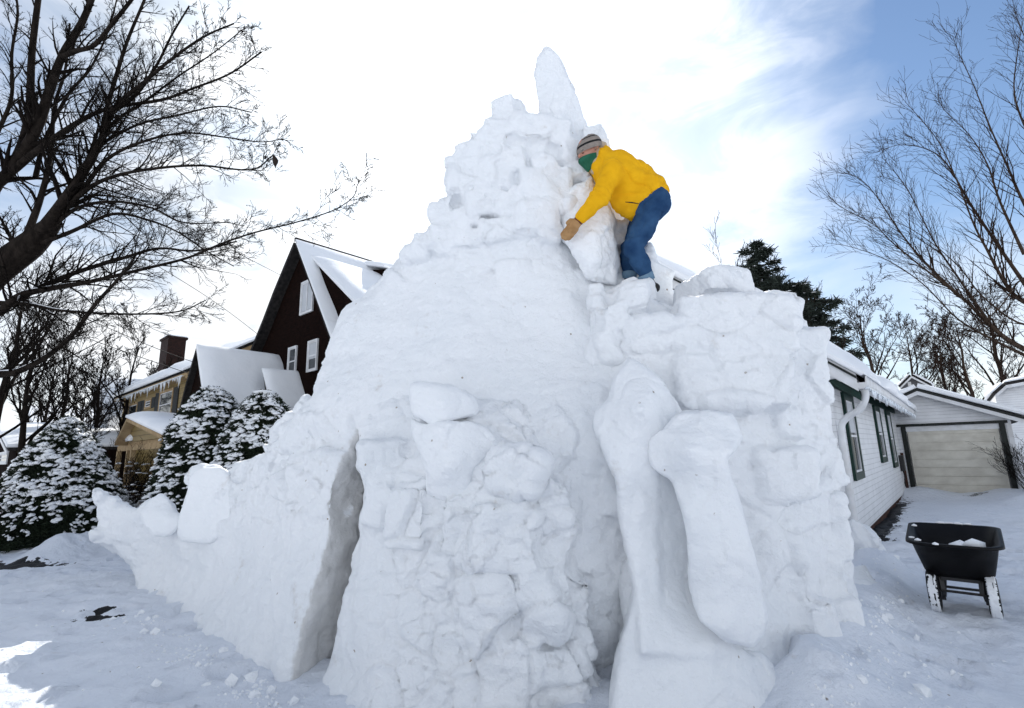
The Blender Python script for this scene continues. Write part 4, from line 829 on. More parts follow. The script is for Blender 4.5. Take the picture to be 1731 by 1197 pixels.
# ---------------------------------------------------------------- trees
def branch(rng, p, d, L, r, lv, out, maxlv, up=.1, spread=.75, segs=None, kids=None, wig=.16, rmin=.004):
    n = segs or max(3, int(5-lv)); P = [np.array(p, float)]; d = np.array(d, float); d /= np.linalg.norm(d)
    for i in range(n):
        d = d+np.array([rng.gauss(0, wig), rng.gauss(0, wig), rng.gauss(0, wig)])+np.array([0, 0, up*.5]); d /= np.linalg.norm(d); P.append(P[-1]+d*L/n)
    P = np.array(P); R = r*(1-.75*np.linspace(0, 1, len(P))**1.1); R = np.maximum(R, rmin*.8); out.append((lv, P, R))
    if lv >= maxlv: return
    sprout(rng, P, R, L, lv, out, maxlv, up, spread, kids, rmin)
def sprout(rng, P, R, L, lv, out, maxlv, up, spread, kids=None, rmin=.004, t0=.2, lenf=(.3, .55), bias=None, fall=.55):
    k = kids if kids is not None else (7 if lv == 0 else 6 if lv == 1 else 5)
    for j in range(k):
        t = t0+(1-t0)*(j+rng.random())/k; x = t*(len(P)-1); i = min(int(x), len(P)-2); q = P[i]+(P[i+1]-P[i])*(x-i); tg = P[i+1]-P[i]; tg = tg/(np.linalg.norm(tg)+1e-9)
        side = np.cross(tg, np.array([rng.gauss(0, 1), rng.gauss(0, 1), rng.gauss(0, 1)])); side /= np.linalg.norm(side)+1e-9
        nd = tg*(1-spread*.45)+side*spread*rng.uniform(.6, 1.1)+np.array([0, 0, up])
        if bias is not None: nd = nd+bias
        LL = L*rng.uniform(*lenf)*(1.15-fall*t); rr = max(R[i]*rng.uniform(.34, .55), rmin)
        branch(rng, q, nd, LL, rr, lv+1, out, maxlv, up*.8, spread, None, None, rmin=rmin)
def tree_parts(T, out, trunk_m, twig_m, split=2, sides=(8, 5, 4, 3, 3)):
    a = [(P, R) for lv, P, R in out if lv < split]; b = [(P, R) for lv, P, R in out if lv >= split]
    V, Q = [], []
    def pack(name, L, m):
        if not L: return
        big = [x for x in L if x[1][0] > .03]; mid = [x for x in L if .009 < x[1][0] <= .03]; sm = [x for x in L if x[1][0] <= .009]; VV = []; QQ = []; n = 0
        for G, s in ((big, 8), (mid, 4), (sm, 3)):
            if G: v, q = tubes(G, s); VV.append(v); QQ.append(q+n); n += len(v)
        mesh_obj(name, np.concatenate(VV), np.concatenate(QQ), m, T, True)
    pack('trunk', a, trunk_m); pack('crown', b, twig_m)
def limb_px(pts, k=6):
    L = smoothline([pt(x, y, d) for x, y, d, r in pts], k); rr = np.interp(np.linspace(0, len(pts)-1, len(L)), range(len(pts)), [p[3] for p in pts]); return L, rr
def left_tree():
    rng = random.Random(11); base = np.array([-9.6, 8.2, 0.0]); T = empty('bare_tree', base)
    tag(T, 'large bare tree with snow-dusted limbs reaching in from the left', 'tree')
    def zz(lst, d0, d1, r0, r1):
        n = len(lst); return [(x, y, d0+(d1-d0)*i/(n-1), r0*(r1/r0)**(i/(n-1))) for i, (x, y) in enumerate(lst)]
    trunk = np.array([base, base+[.1, 0, 1.5], base+[.25, 0, 2.6]]); c1 = pt(-30, 480, 8.2); c2 = pt(50, 415, 8.2)
    out = []; tl = smoothline([base+[0, 0, -.2], base+[.15, 0, 1.4], pt(-70, 560, 8.3), c1, c2, pt(95, 372, 8.2)], 6); out.append((0, tl, np.interp(np.linspace(0, 1, len(tl)), [0, .5, .8, 1], [.30, .25, .20, .11])))
    limbs = [
        (zz([(-60, 560), (-20, 340), (15, 292), (38, 245), (50, 185), (54, 90), (67, -20)], 8.3, 8.8, .15, .05), 9),
        (zz([(20, 285), (60, 222), (85, 150), (105, 95), (140, 35), (165, -30)], 8.4, 8.0, .11, .05), 9),
        (zz([(104, 96), (130, 86), (160, 76), (190, 40), (222, 0), (250, -40)], 8.1, 7.2, .05, .025), 8),
        (zz([(20, 290), (72, 248), (135, 205), (185, 183), (273, 169), (325, 150), (388, 125), (442, 88)], 8.4, 6.6, .075, .012), 16),
        (zz([(60, 405), (95, 358), (143, 288), (172, 235), (194, 182), (245, 138), (290, 100), (345, 62), (395, 40)], 8.2, 6.4, .13, .012), 16),
        (zz([(172, 235), (182, 180), (196, 130), (215, 70), (240, 10), (260, -40)], 7.8, 8.4, .05, .02), 9),
        (zz([(190, 190), (230, 160), (265, 110), (290, 60), (320, 10)], 7.6, 7.0, .04, .012), 9),
        (zz([(45, 400), (70, 330), (86, 260), (92, 180), (110, 120), (118, 40)], 8.3, 9.4, .07, .02), 10),
        (zz([(100, 362), (150, 318), (200, 296), (270, 284), (341, 280), (424, 287), (462, 262)], 8.1, 6.2, .055, .009), 15),
        (zz([(105, 355), (130, 300), (165, 250), (230, 212), (300, 195), (370, 180), (425, 190)], 8.1, 6.8, .05, .009), 14),
        (zz([(75, 395), (130, 352), (196, 341), (258, 352), (310, 376), (390, 376)], 8.2, 6.9, .05, .008), 13),
        (zz([(60, 415), (120, 392), (190, 362), (250, 372), (300, 392), (350, 425), (395, 450)], 8.2, 7.0, .05, .008), 12),
        (zz([(-60, 560), (0, 527), (33, 500), (84, 488), (138, 479), (188, 468), (250, 453), (317, 436), (377, 411), (431, 393), (496, 377), (560, 357), (596, 334), (604, 312)], 8.3, 5.6, .10, .005), 22),
        (zz([(0, 525), (60, 490), (125, 462), (209, 436), (268, 420), (330, 424), (400, 408)], 8.1, 7.0, .075, .012), 13),
        (zz([(-10, 512), (50, 515), (104, 525), (209, 531), (300, 527), (347, 508)], 8.2, 6.4, .055, .008), 12),
        (zz([(-80, 640), (0, 633), (33, 627), (83, 600), (125, 563), (159, 517), (198, 474), (225, 440)], 7.9, 6.4, .085, .018), 11),
        (zz([(30, 430), (15, 395), (0, 368), (-40, 320)], 8.2, 8.8, .04, .02), 7),
        (zz([(60, 300), (75, 240), (115, 160), (150, 120), (180, 60), (200, -10)], 8.6, 9.5, .05, .014), 10),
        (zz([(-60, 330), (0, 215), (20, 160), (20, 90), (30, 20), (20, -40)], 9.2, 9.6, .05, .02), 9),
        (zz([(95, 372), (140, 320), (180, 270), (240, 240), (310, 225), (380, 232), (440, 240), (478, 235)], 8.2, 6.3, .06, .006), 16),
        (zz([(140, 300), (185, 215), (240, 175), (300, 130), (360, 90), (410, 50)], 8.0, 7.0, .045, .007), 14),
    ]
    snow = []
    for P4, k in limbs:
        P, R = limb_px(P4, 5); R = R*.82; out.append((1, P, R)); L = min(3.9, float(np.linalg.norm(np.diff(P, axis=0), axis=1).sum()))
        sprout(rng, P, R, L, 1, out, 4, .05, .66, int(k*3.0), .0031, .10, (.12, .28), np.array([.04, 0, .03]), .85)
    for lv, P, R in out:
        if R[0] > .022 and lv <= 2:
            n = len(P); s = 0
            P_ = P; T_ = np.gradient(P_, axis=0); T_ /= np.linalg.norm(T_, axis=1)[:, None]; flat = np.abs(T_[:, 2]) < .72
            nz = fbm(P_*1.3, 7, 2) > -.25; ok = flat & nz & (R > .012); i = 0
            while i < n:
                if ok[i]:
                    j = i
                    while j+1 < n and ok[j+1]: j += 1
                    if j-i >= 2:
                        rr = R[i:j+1]*.62; rr = rr*np.sin(np.linspace(.12, np.pi-.12, j-i+1))**.3; snow.append((P[i:j+1]+np.array([0, 0, 1])*(R[i:j+1]*.66)[:, None], rr))
                    i = j+1
                else: i += 1
    tree_parts(T, out, M_['bark'], M_['twig'])
    v, q = tubes(snow, 7); mesh_obj('branch_snow', v, q, M_['snow_clean'], T, True)
    print('left tree', len(out))
left_tree()
def right_tree():
    rng = random.Random(21); base = np.array([14.6, 10.6, 0.0]); T = empty('bare_tree', base)
    tag(T, 'tall bare tree with fine brown twigs fanning in from the right edge', 'tree')
    def zz(lst, d0, d1, r0, r1):
        n = len(lst); return [(x, y, d0+(d1-d0)*i/(n-1), r0*(r1/r0)**(i/(n-1))) for i, (x, y) in enumerate(lst)]
    out = []; tl = smoothline([base+[0, 0, -.2], base+[-.1, 0, 1.5], pt(1850, 600, 12.5), pt(1840, 450, 12.8), pt(1850, 200, 13), pt(1870, -50, 13.2)], 5); out.append((0, tl, np.linspace(.3, .09, len(tl))))
    limbs = [
        (zz([(1850, 640), (1731, 590), (1678, 554), (1634, 510), (1591, 476), (1548, 443), (1504, 406), (1478, 380), (1425, 352), (1400, 330)], 12.4, 10.6, .11, .006), 20),
        (zz([(1840, 560), (1731, 510), (1700, 480), (1669, 423), (1647, 381), (1619, 309), (1590, 245), (1555, 200), (1530, 172)], 12.5, 11, .10, .006), 18),
        (zz([(1845, 480), (1780, 430), (1731, 344), (1706, 288), (1675, 218), (1647, 147), (1622, 92), (1610, 60)], 12.6, 11.6, .09, .006), 16),
        (zz([(1845, 400), (1790, 320), (1740, 230), (1715, 160), (1720, 90), (1730, 30)], 12.8, 12, .08, .008), 12),
        (zz([(1760, 520), (1689, 418), (1640, 344), (1598, 274), (1560, 250), (1520, 245), (1490, 255)], 12.4, 11, .07, .005), 16),
        (zz([(1620, 500), (1560, 440), (1520, 390), (1480, 330), (1450, 300), (1420, 292)], 11.8, 10.8, .05, .005), 14),
        (zz([(1678, 554), (1620, 470), (1580, 410), (1545, 340), (1520, 300), (1490, 265)], 12.1, 11.2, .05, .005), 14),
        (zz([(1731, 600), (1680, 575), (1620, 540), (1560, 480), (1500, 440), (1440, 418), (1395, 410)], 12.4, 10.4, .05, .005), 14),
        (zz([(1850, 620), (1790, 560), (1720, 545), (1660, 500), (1620, 450), (1560, 400), (1500, 370), (1450, 372)], 12.8, 11, .06, .005), 14),
        (zz([(1845, 300), (1800, 200), (1760, 120), (1731, 60), (1715, 20)], 12.9, 12.4, .06, .008), 10),
        (zz([(1731, 430), (1690, 340), (1670, 280), (1640, 230), (1600, 190), (1580, 160)], 12.6, 12, .05, .005), 14),
        (zz([(1800, 470), (1731, 470), (1690, 520), (1640, 560), (1590, 575), (1540, 580)], 12.2, 11.2, .04, .005), 8),
    ]
    for P4, k in limbs:
        P, R = limb_px(P4, 5); R = R*.75; out.append((1, P, R)); L = min(5.4, float(np.linalg.norm(np.diff(P, axis=0), axis=1).sum()))
        sprout(rng, P, R, L, 1, out, 3, .10, .55, int(k*3.3), .0034, .1, (.11, .27), np.array([-.06, 0, .12]))
    tree_parts(T, out, M_['bark_brown'], M_['twig_brown']); print('right tree', len(out))
right_tree()
def bare_tree(px, d, ytop, label, seed, mat='bark', tw='twig', lv=4, spread=.7, kids0=15, trunkf=.02, lean=0, group=None, nm='bare_tree', low=.25, lenf=(.32, .5)):
    rng = random.Random(seed); g = pt(px, 800, d); base = np.array([g[0], g[1], 0]); h = pt(px, ytop, d)[2]; T = empty(nm, base); tag(T, label, 'tree', group)
    out = []; n = 10; P = [base]; 
    for i in range(n): P.append(P[-1]+np.array([rng.gauss(lean, .03)*h/n*2, rng.gauss(0, .03)*h/n*2, h*.93/n]))
    P = np.array(P); R = np.linspace(h*trunkf, h*trunkf*.12, len(P)); out.append((0, P, R))
    sprout(rng, P, R, h, 0, out, lv, .30, spread, kids0, max(.005, d*.00042), low, lenf)
    tree_parts(T, out, M_[mat], M_[tw], 1); return T
G1 = 'bare trees behind the houses'
for a in [(1508, 36, 495, 'rounded bare tree rising above the garage roof', 31, 'bark_brown', 'twig_brown', 4, .85, 16), (1625, 40, 560, 'bare brown tree directly behind the garage door', 32, 'bark_brown', 'twig_brown', 4, .8, 14),
          (1668, 34, 520, 'taller bare tree behind the right half of the garage', 33, 'bark_brown', 'twig_brown', 4, .75, 14), (1722, 38, 480, 'bare tree behind the snow-capped outbuilding', 34, 'bark_brown', 'twig_brown', 4, .75, 15),
          (1575, 44, 540, 'faint bare tree behind the grey gabled house', 35, 'bark_brown', 'twig_brown', 4, .8, 14), (1440, 42, 590, 'low bare tree just above the ranch house roof', 36, 'bark_brown', 'twig_brown', 4, .8, 12),
          (1258, 30, 436, 'slender bare sapling left of the evergreen', 37, 'bark_brown', 'twig_brown', 3, .5, 10), (1400, 30, 480, 'thin bare tree right of the evergreen', 38, 'bark_brown', 'twig_brown', 3, .5, 10),
          (28, 20, 520, 'bare tree at the far left behind the big yew', 41), (92, 23, 560, 'bushy bare tree above the big yew', 42), (150, 26, 590, 'bare tree between the big yew and the yellow house', 43),
          (120, 17, 640, 'low branching bare tree behind the top of the big yew', 44), (-30, 17, 420, 'bare tree mostly beyond the left edge', 45), (205, 24, 560, 'thin bare tree in front of the grey house', 46), (258, 46, 628, 'distant bare treetop over the yellow house roof', 47), (60, 30, 600, 'distant bare tree above the snowy far roof', 48)]:
    bare_tree(*a[:5], *(a[5:]), group=G1)
# ---------------------------------------------------------------- evergreens
def needles(rng, P, d, n, ln, w, V, F):
    for _ in range(n):
        t = np.array([rng.gauss(0, 1), rng.gauss(0, 1), rng.gauss(0, 1)]); t = d*.9+t*.55; t /= np.linalg.norm(t); s = np.cross(t, [rng.gauss(0, 1), rng.gauss(0, 1), rng.gauss(0, 1)]); s /= np.linalg.norm(s)+1e-9
        p = P+np.array([rng.gauss(0, 1), rng.gauss(0, 1), rng.gauss(0, 1)])*ln*.25; k = len(V); L = ln*rng.uniform(.7, 1.3)
        V += [p-s*w*.5, p+s*w*.5, p+t*L+s*w*.2, p+t*L-s*w*.2]; F.append((k, k+1, k+2, k+3))
_ico = None
def blob(V, F, c, ax, ay, az, X, Y, rng):
    global _ico
    if _ico is None:
        bm_ = __import__('bmesh').new(); __import__('bmesh').ops.create_icosphere(bm_, subdivisions=1, radius=1); _ico = (np.array([v.co for v in bm_.verts]), [tuple(v.index for v in f.verts) for f in bm_.faces]); bm_.free()
    v, f = _ico; ph = rng.random()*9; n = 1+.22*np.sin(v[:, 0]*3.1+ph)*np.cos(v[:, 1]*2.7+ph*2)+.12*np.sin(v[:, 0]*7+ph*3+v[:, 1]*6)
    vz = np.where(v[:, 2] < 0, v[:, 2]*.35, v[:, 2]); k = len(V)
    W_ = c[None]+X[None]*(v[:, 0]*n*ax)[:, None]+Y[None]*(v[:, 1]*n*ay)[:, None]+Z[None]*(vz*n*az)[:, None]
    V.extend(W_); F.extend([(a+k, b+k, c_+k) for a, b, c_ in f])
def yew(px, py0, ytop, d, rx, label, seed, shape, ns=900):
    rng = random.Random(seed); g = pt(px, py0, d); base = np.array([g[0], g[1], 0]); h = pt(px, ytop, d)[2]; T = empty('conical_yew', base); tag(T, label, 'evergreen shrub', 'snow-covered clipped evergreens')
    V = []; F = []; SV = []; SF = []
    def prof(t): return rx*np.interp(t, [q[0] for q in shape], [q[1] for q in shape])
    # dark interior
    nu, nt = 28, 22; core = []
    for i in range(nt):
        t = i/(nt-1)
        for j in range(nu):
            a = 2*math.pi*j/nu; r = prof(t)*.90*(1+.04*math.sin(a*3+t*9+seed)+rng.uniform(-.04, .04)); core.append(base+np.array([math.cos(a)*r, math.sin(a)*r, t*h*.97]))
    k = np.arange(nt-1)[:, None]*nu; j = np.arange(nu)[None]; j2 = (j+1) % nu; Qc = np.stack([k+j, k+j2, k+nu+j2, k+nu+j], -1).reshape(-1, 4)
    for q in core: V.append(q)
    F = [tuple(q) for q in Qc]
    N = int(ns*4.5); ln = .075
    for i in range(N):
        t = 1-math.sqrt(1-rng.random()) if False else rng.random()**.9; t = min(t, .995); a = rng.random()*2*math.pi
        lump = 1+.035*math.sin(a*4+t*13+seed)+.02*math.sin(a*9-t*21)
        r = prof(t)*lump*rng.uniform(.88, 1.0); od = np.array([math.cos(a), math.sin(a), .45]); p = base+np.array([math.cos(a)*r, math.sin(a)*r, t*h]); needles(rng, p, od/np.linalg.norm(od), 6, ln, .024, V, F)
    tw = MB(); 
    for i in range(ns):
        t = rng.random()**.85; t = min(t, .985); a = rng.random()*2*math.pi; row = round((t*h+.05*math.sin(a*5+seed))/.13)*.13/h; t = row*.35+t*.65 if t < .96 else t
        lump = 1+.035*math.sin(a*4+t*13+seed)+.02*math.sin(a*9-t*21); r = prof(t)*lump*rng.uniform(.96, 1.04)
        if vnoise(np.array([[a*3.1+seed, t*h*3.4, .5]]), seed)[0] < -.30+rng.gauss(0, .2) and t < .9: continue
        X = np.array([-math.sin(a), math.cos(a), 0]); Y = np.array([math.cos(a), math.sin(a), -.32]); p = base+np.array([math.cos(a)*r, math.sin(a)*r, t*h+.02])
        sz = rng.uniform(.35, 1.2)**1.3*(1.1 if t > .25 else .8)
        for q in range(rng.randint(1, 4)): blob(SV, SF, p+X*rng.gauss(0, .05)*sz+Y*rng.gauss(0, .03)+Z*rng.gauss(0, .014), .055*sz*rng.uniform(.7, 1.5), .055*sz, .026*sz+.010, X*math.cos(.3)+Z*rng.uniform(-.4, .4), Y, rng)
    blob(SV, SF, base+Z*(h*.995), prof(.965)*.95+.05, prof(.965)*.95+.05, .10, np.array([1., 0, 0]), np.array([0, 1., 0]), rng)
    mesh_obj('foliage', np.array(V), F, M_['yew'], T); mesh_obj('snow_clumps', np.array(SV), SF, M_['snow_clean'], T, True)
    m = MB(); m.bar(base-Z*.1, base+Z*.5, .12); m.build('trunk', M_['bark'], T)
cone = [(0, .97), (.12, 1.0), (.3, .88), (.5, .69), (.7, .48), (.85, .29), (.95, .13), (1, .02)]
dome = [(0, .86), (.15, .97), (.35, 1.0), (.55, .90), (.72, .74), (.86, .54), (.95, .32), (1, .04)]
yew(88, 905, 706, 10.4, 1.28, 'broad cone of dark yew loaded with snow, leftmost of three', 1, cone, 2300)
yew(338, 900, 652, 10.7, .95, 'tall snow-speckled yew standing left of the shorter domed yew', 2, dome, 1900)
yew(430, 905, 659, 10.2, .86, 'rounded snow-speckled yew touching the wing of the snow sculpture', 3, dome, 1700)
def shrub(px, py, d, h, r, label, seed, nb=40, snow=True):
    rng = random.Random(seed); base = gr(px, py) if d is None else pt(px, 800, d)*np.array([1, 1, 0]); T = empty('shrub', base); tag(T, label, 'shrub'); out = []
    for i in range(nb):
        a = rng.random()*6.28; branch(rng, base+np.array([math.cos(a), math.sin(a), 0])*r*.2*rng.random(), np.array([math.cos(a)*.5, math.sin(a)*.5, 1]), h*rng.uniform(.7, 1.05), .012, 2, out, 4, .1, .6, rmin=.004)
    V, Q = tubes([(P, R) for _, P, R in out], 3); mesh_obj('stems', V, Q, M_['twig'], T, True)
    if snow:
        SV, SF = [], []
        for i in range(70):
            a = rng.random()*6.28; rr = r*math.sqrt(rng.random()); blob(SV, SF, base+np.array([math.cos(a)*rr, math.sin(a)*rr, h*rng.uniform(.35, .95)*(1-.3*rr/r)]), .08*rng.uniform(.6, 1.8), .08, .035, np.array([1., 0, 0]), np.array([0, 1., 0]), rng)
        mesh_obj('snow_clumps', np.array(SV), SF, M_['snow_clean'], T, True)
shrub(212, 0, 14.5, 1.9, .9, 'snowy twiggy shrub in front of the yellow house portico', 5, 60)
shrub(262, 0, 12.5, 1.2, .8, 'low snowy shrub between the portico and the tall yew', 6, 50)
shrub(1748, 0, 13.6, 1.6, .7, 'leafless shrub at the right corner of the garage', 7, 34, False)
shrub(40, 0, 15, 1.2, 1.0, 'low tangled shrub behind the left side of the big yew', 8, 50)
def spruce(px, d, ytop, ybase, label, seed, rw, sparse=1.0, snowy=True, jag=1.0):
    rng = random.Random(seed); g = pt(px, ybase, d); base = np.array([g[0], g[1], 0]); h = pt(px, ytop, d)[2]; zb = pt(px, ybase, d)[2]; T = empty('spruce_tree', base); tag(T, label, 'evergreen tree')
    V = []; F = []; br = []; SV, SF = [], []; z = zb*.8
    ln = d*.011
    while z < h:
        t = (z-zb*.8)/(h-zb*.8); R = rw*(1-t)**.75*rng.uniform(.35, 1.25*jag)+.2; k = rng.randint(3, 5) if sparse >= 1 else rng.randint(2, 4)
        for _ in range(k):
            a = rng.random()*6.28; d_ = np.array([math.cos(a), math.sin(a), 0]); r = R*rng.uniform(.6, 1.1); P = np.array([base*[1, 1, 0]+Z*z+d_*r*s+Z*(-.22*r*s+.28*r*s*s) for s in np.linspace(0, 1, 6)]); br.append((P, np.linspace(.05, .012, 6)))
            n = int(9+r*14)
            for i in range(n):
                s = rng.random()**.6; q = P[0]+(P[-1]-P[0])*s; q = q+np.cross(d_, Z)*rng.gauss(0, .14)*r*(1.2-s)+Z*(-.12*r*s+rng.gauss(0, .04)); needles(rng, q, (d_*.7+np.cross(d_, Z)*rng.gauss(0, .6)+Z*-.15), 5, ln, ln*.24, V, F)
                if snowy and rng.random() < .07: blob(SV, SF, q+Z*ln*.2, ln*.55, ln*.4, ln*.13, d_, np.cross(d_, Z), rng)
        z += (h-zb*.8)/22*rng.uniform(.7, 1.3)
    tr = (np.array([base, base+Z*h*.5, base+Z*h]), np.array([h*.016, h*.01, .02])); v, q = tubes([tr]+br, 5); mesh_obj('trunk', v, q, M_['bark'], T, True)
    mesh_obj('crown', np.array(V), F, M_['spruce'], T)
    if SV: mesh_obj('snow_clumps', np.array(SV), SF, M_['snow_clean'], T, True)
spruce(1300, 30, 398, 600, 'ragged dark spruce dusted with snow above the sculpture', 3, 4.8)
spruce(1372, 34, 470, 640, 'shorter dark spruce leaning out right of the taller spruce', 4, 5.0)
spruce(1140, 34, 447, 560, 'top of a rounded evergreen behind the ranch house roof', 6, 1.1, 1.0, False)
# ---------------------------------------------------------------- wires, leaf
def wires():
    G = 'overhead wires on the left'
    for lab, pts in (('overhead wire crossing the attic window of the dark house', [(-40, 190, 9), (120, 282, 11.5), (300, 375, 14.5), (472, 464, 18.3), (590, 524, 21)]),
                     ('upper of two parallel wires crossing the dark house entry roof', [(-40, 468, 12), (155, 543, 13.6), (267, 590, 15), (347, 618, 16), (455, 645, 17), (545, 660, 18.8)]),
                     ('lower of two parallel wires crossing the dark house entry roof', [(-40, 492, 11.5), (125, 563, 13), (276, 617, 14.8), (380, 650, 16), (455, 672, 17), (520, 684, 18.8)]),
                     ('short wire ending on the left eave of the dark house', [(150, 380, 12), (355, 505, 15.5), (459, 583, 18.7)])):
        L = smoothline([pt(*p) for p in pts], 8); V, Q = tubes([(L, np.full(len(L), .010))], 5); o = mesh_obj('overhead_wire', V, Q, M_['wire'], None, True, org=L[0]); tag(o, lab, 'wire', G)
    # withered leaf falling through the air
    c = pt(463, 272, 2.6); d = np.array([.25, .1, -1.0]); d /= np.linalg.norm(d); s = np.cross(d, [0, 1, 0]); s /= np.linalg.norm(s); V = []; F = []
    for i in range(9):
        t = i/8; w = .017*math.sin(math.pi*min(t*1.15, 1))**.8*(1-.5*t)+.0015
        for j in range(5): u = (j-2)/2; V.append(c+d*(t-.5)*.085+s*w*u+np.array([0, 1, 0])*(.012*abs(u)+.01*math.sin(t*5)))
    for i in range(8):
        for j in range(4): k = i*5+j; F.append((k, k+1, k+6, k+5))
    n = len(V); V += [v+np.array([0, .0015, 0]) for v in V]; F += [tuple(q+n for q in f[::-1]) for f in F]
    o = mesh_obj('falling_leaf', np.array(V), F, M_['leaf'], None, True); tag(o, 'dark curled leaf drifting in the open sky right of the bare tree', 'leaf')
wires()
# ---------------------------------------------------------------- wheelbarrow
def wheelbarrow():
    O = (gr(1592, 1033)+gr(1678, 1043))/2; X = -B; Y = A; T = empty('wheelbarrow', O); tag(T, 'black two-wheeled wheelbarrow with a deep tray standing on the driveway', 'wheelbarrow')
    def P(x, y, z): return O+X*x+Y*y+Z*z
    # tray: loft of rounded rings from bottom to rim, then the inner wall
    def ring(w0, w1, y0, y1, z, r, n=6, bulge=0, tilt=0):
        """front (y0, half width w0) to back (y1, half width w1)"""
        pts = []
        for (cx, cy, a0) in ((w0-r, y0+r, -90), (w1-r, y1-r, 0), (-(w1-r), y1-r, 90), (-(w0-r), y0+r, 180)):
            for i in range(n+1):
                a = rad(a0+90*i/n); x = cx+r*math.cos(a); y = cy+r*math.sin(a); pts.append(P(x, y-(bulge*(1-(x/max(w0, .01))**2) if y < y0+r else 0), z+tilt*(y-y0)))
        return pts
    levels = [(.22, .225, -.02, .44, .315, .05, 0, 0), (.255, .26, -.08, .50, .37, .07, .02, .0), (.288, .295, -.19, .60, .52, .09, .05, .02), (.315, .335, -.30, .69, .655, .11, .10, .05), (.325, .345, -.315, .705, .668, .115, .10, .05)]
    rings = [ring(*l[:6], bulge=l[6], tilt=l[7]) for l in levels]
    rim = [ring(.35, .37, -.34, .73, .668, .13, bulge=.10, tilt=.05), ring(.352, .372, -.342, .732, .645, .13, bulge=.10, tilt=.05)]
    inner = [ring(.315, .335, -.30, .69, .669, .11, bulge=.10, tilt=.05), ring(.26, .27, -.15, .57, .53, .09, bulge=.05, tilt=.02), ring(.21, .22, -.02, .45, .40, .06, bulge=.02), ring(.175, .19, .04, .40, .352, .05)]
    seq = rings[:4]+[rim[1], rim[0]]+inner; n = len(seq[0]); V = [p for r in seq for p in r]; F = []
    for i in range(len(seq)-1):
        for j in range(n): F.append((i*n+j, i*n+(j+1) % n, (i+1)*n+(j+1) % n, (i+1)*n+j))
    F.append(tuple(range(n))[::-1]); F.append(tuple(range((len(seq)-1)*n, len(seq)*n)))
    o = mesh_obj('tray', np.array(V), F, M_['rubber'], T, True)
    # wheels
    for sx in (-.21, .21):
        c = P(sx, 0, .185); m = MB(); prof = [(-.038, .115), (-.045, .15), (-.034, .18), (0, .187), (.034, .18), (.045, .15), (.038, .115)]; nn = 28; V = []; F = []
        for i in range(nn):
            a = 2*math.pi*i/nn
            for (w, r) in prof: rr = r+(.004 if (i % 2 and r > .17) else 0); V.append(c+X*w+(Y*math.cos(a)+Z*math.sin(a))*rr)
        k = len(prof)
        for i in range(nn):
            for j in range(k): F.append((i*k+j, i*k+(j+1) % k, ((i+1) % nn)*k+(j+1) % k, ((i+1) % nn)*k+j))
        w = mesh_obj('wheel', np.array(V), F, M_['rubber'], T, True)
        V = []; F = []
        for i in range(24):
            a = 2*math.pi*i/24
            for (x, r) in ((-.03, .03), (-.012, .118), (.012, .118), (.03, .03)): V.append(c+X*x+(Y*math.cos(a)+Z*math.sin(a))*r)
        for i in range(24):
            for j in range(3): F.append((i*4+j, i*4+j+1, ((i+1) % 24)*4+j+1, ((i+1) % 24)*4+j))
        F.append(tuple(i*4 for i in range(24))); F.append(tuple(i*4+3 for i in range(24))[::-1])
        mesh_obj('hub', np.array(V), F, M_['steel'], w, True)
        # caked snow on the tread facing the camera
        V = []; F = []; rng = np.random.RandomState(int(sx*100)+50)
        n1, n2 = 64, 12
        for i in range(n1):
            a = rad(125+135*i/(n1-1)) if sx < 0 else rad(105+165*i/(n1-1)); 
            for j in range(n2):
                x = -.034+.068*j/(n2-1); V.append(c+X*x+(Y*math.cos(a)+Z*math.sin(a))*(.19+rng.uniform(0, .011)*(1 if 0 < j < n2-1 and 0 < i < n1-1 else 0)-(0.004 if j in (0, n2-1) or i in (0, n1-1) else 0)))
        for i in range(n1-1):
            for j in range(n2-1):
                if vnoise(np.array([[i*.22+sx*9, j*.45, .5]]), 4)[0] > (-.30 if sx < 0 else -.62) and (j > 0 and j < n2-2 or rng.rand() > .3): F.append((i*n2+j, i*n2+j+1, (i+1)*n2+j+1, (i+1)*n2+j))
        s = mesh_obj('snow_crust', np.array(V), F, M_['snow_clean'], w, True); sm = s.modifiers.new('thick', 'SOLIDIFY'); sm.thickness = .006; sm.offset = 0
    ax, q = tubes([(np.array([P(-.25, 0, .185), P(.25, 0, .185)]), np.array([.012, .012]))], 8); mesh_obj('axle', ax, q, M_['steel'], T, True)
    for sx in (-1, 1):
        m = MB(); m.bar(P(.14*sx, .0, .19), P(.15*sx, .05, .34), .035, .05); m.bar(P(.13*sx, .42, .34), P(.175*sx, .46, .03), .05, .04); m.bar(P(.21*sx, .2, .33), P(.175*sx, .47, .06), .03, .02); m.bar(P(.15*sx, .46, .025), P(.2*sx, .46, .025), .06, .03, Y)
        m.build('leg', M_['steel'], T)
        ln = smoothline([P(.13*sx, -.02, .325), P(.14*sx, .4, .325), P(.2*sx, .75, .42), P(.27*sx, 1.1, .60), P(.27*sx, 1.25, .62)], 5); v, q = tubes([(ln, np.full(len(ln), .017))], 8); h = mesh_obj('handle', v, q, M_['steel'], T, True)
        g = np.array([P(.27*sx, 1.12, .605), P(.27*sx, 1.27, .623)]); v, q = tubes([(g, np.array([.022, .022]))], 8); mesh_obj('grip', v, q, M_['rubber'], h, True)
    for q in ((-.16, .45, .13, .022), (-.14, .0, .30, .03)): m = MB(); m.bar(P(q[0], q[1], q[2]), P(-q[0], q[1], q[2]), q[3]); m.build('crossbar', M_['steel'], T)
    # remaining snow in the tray
    V = []; F = []; rng = random.Random(3)
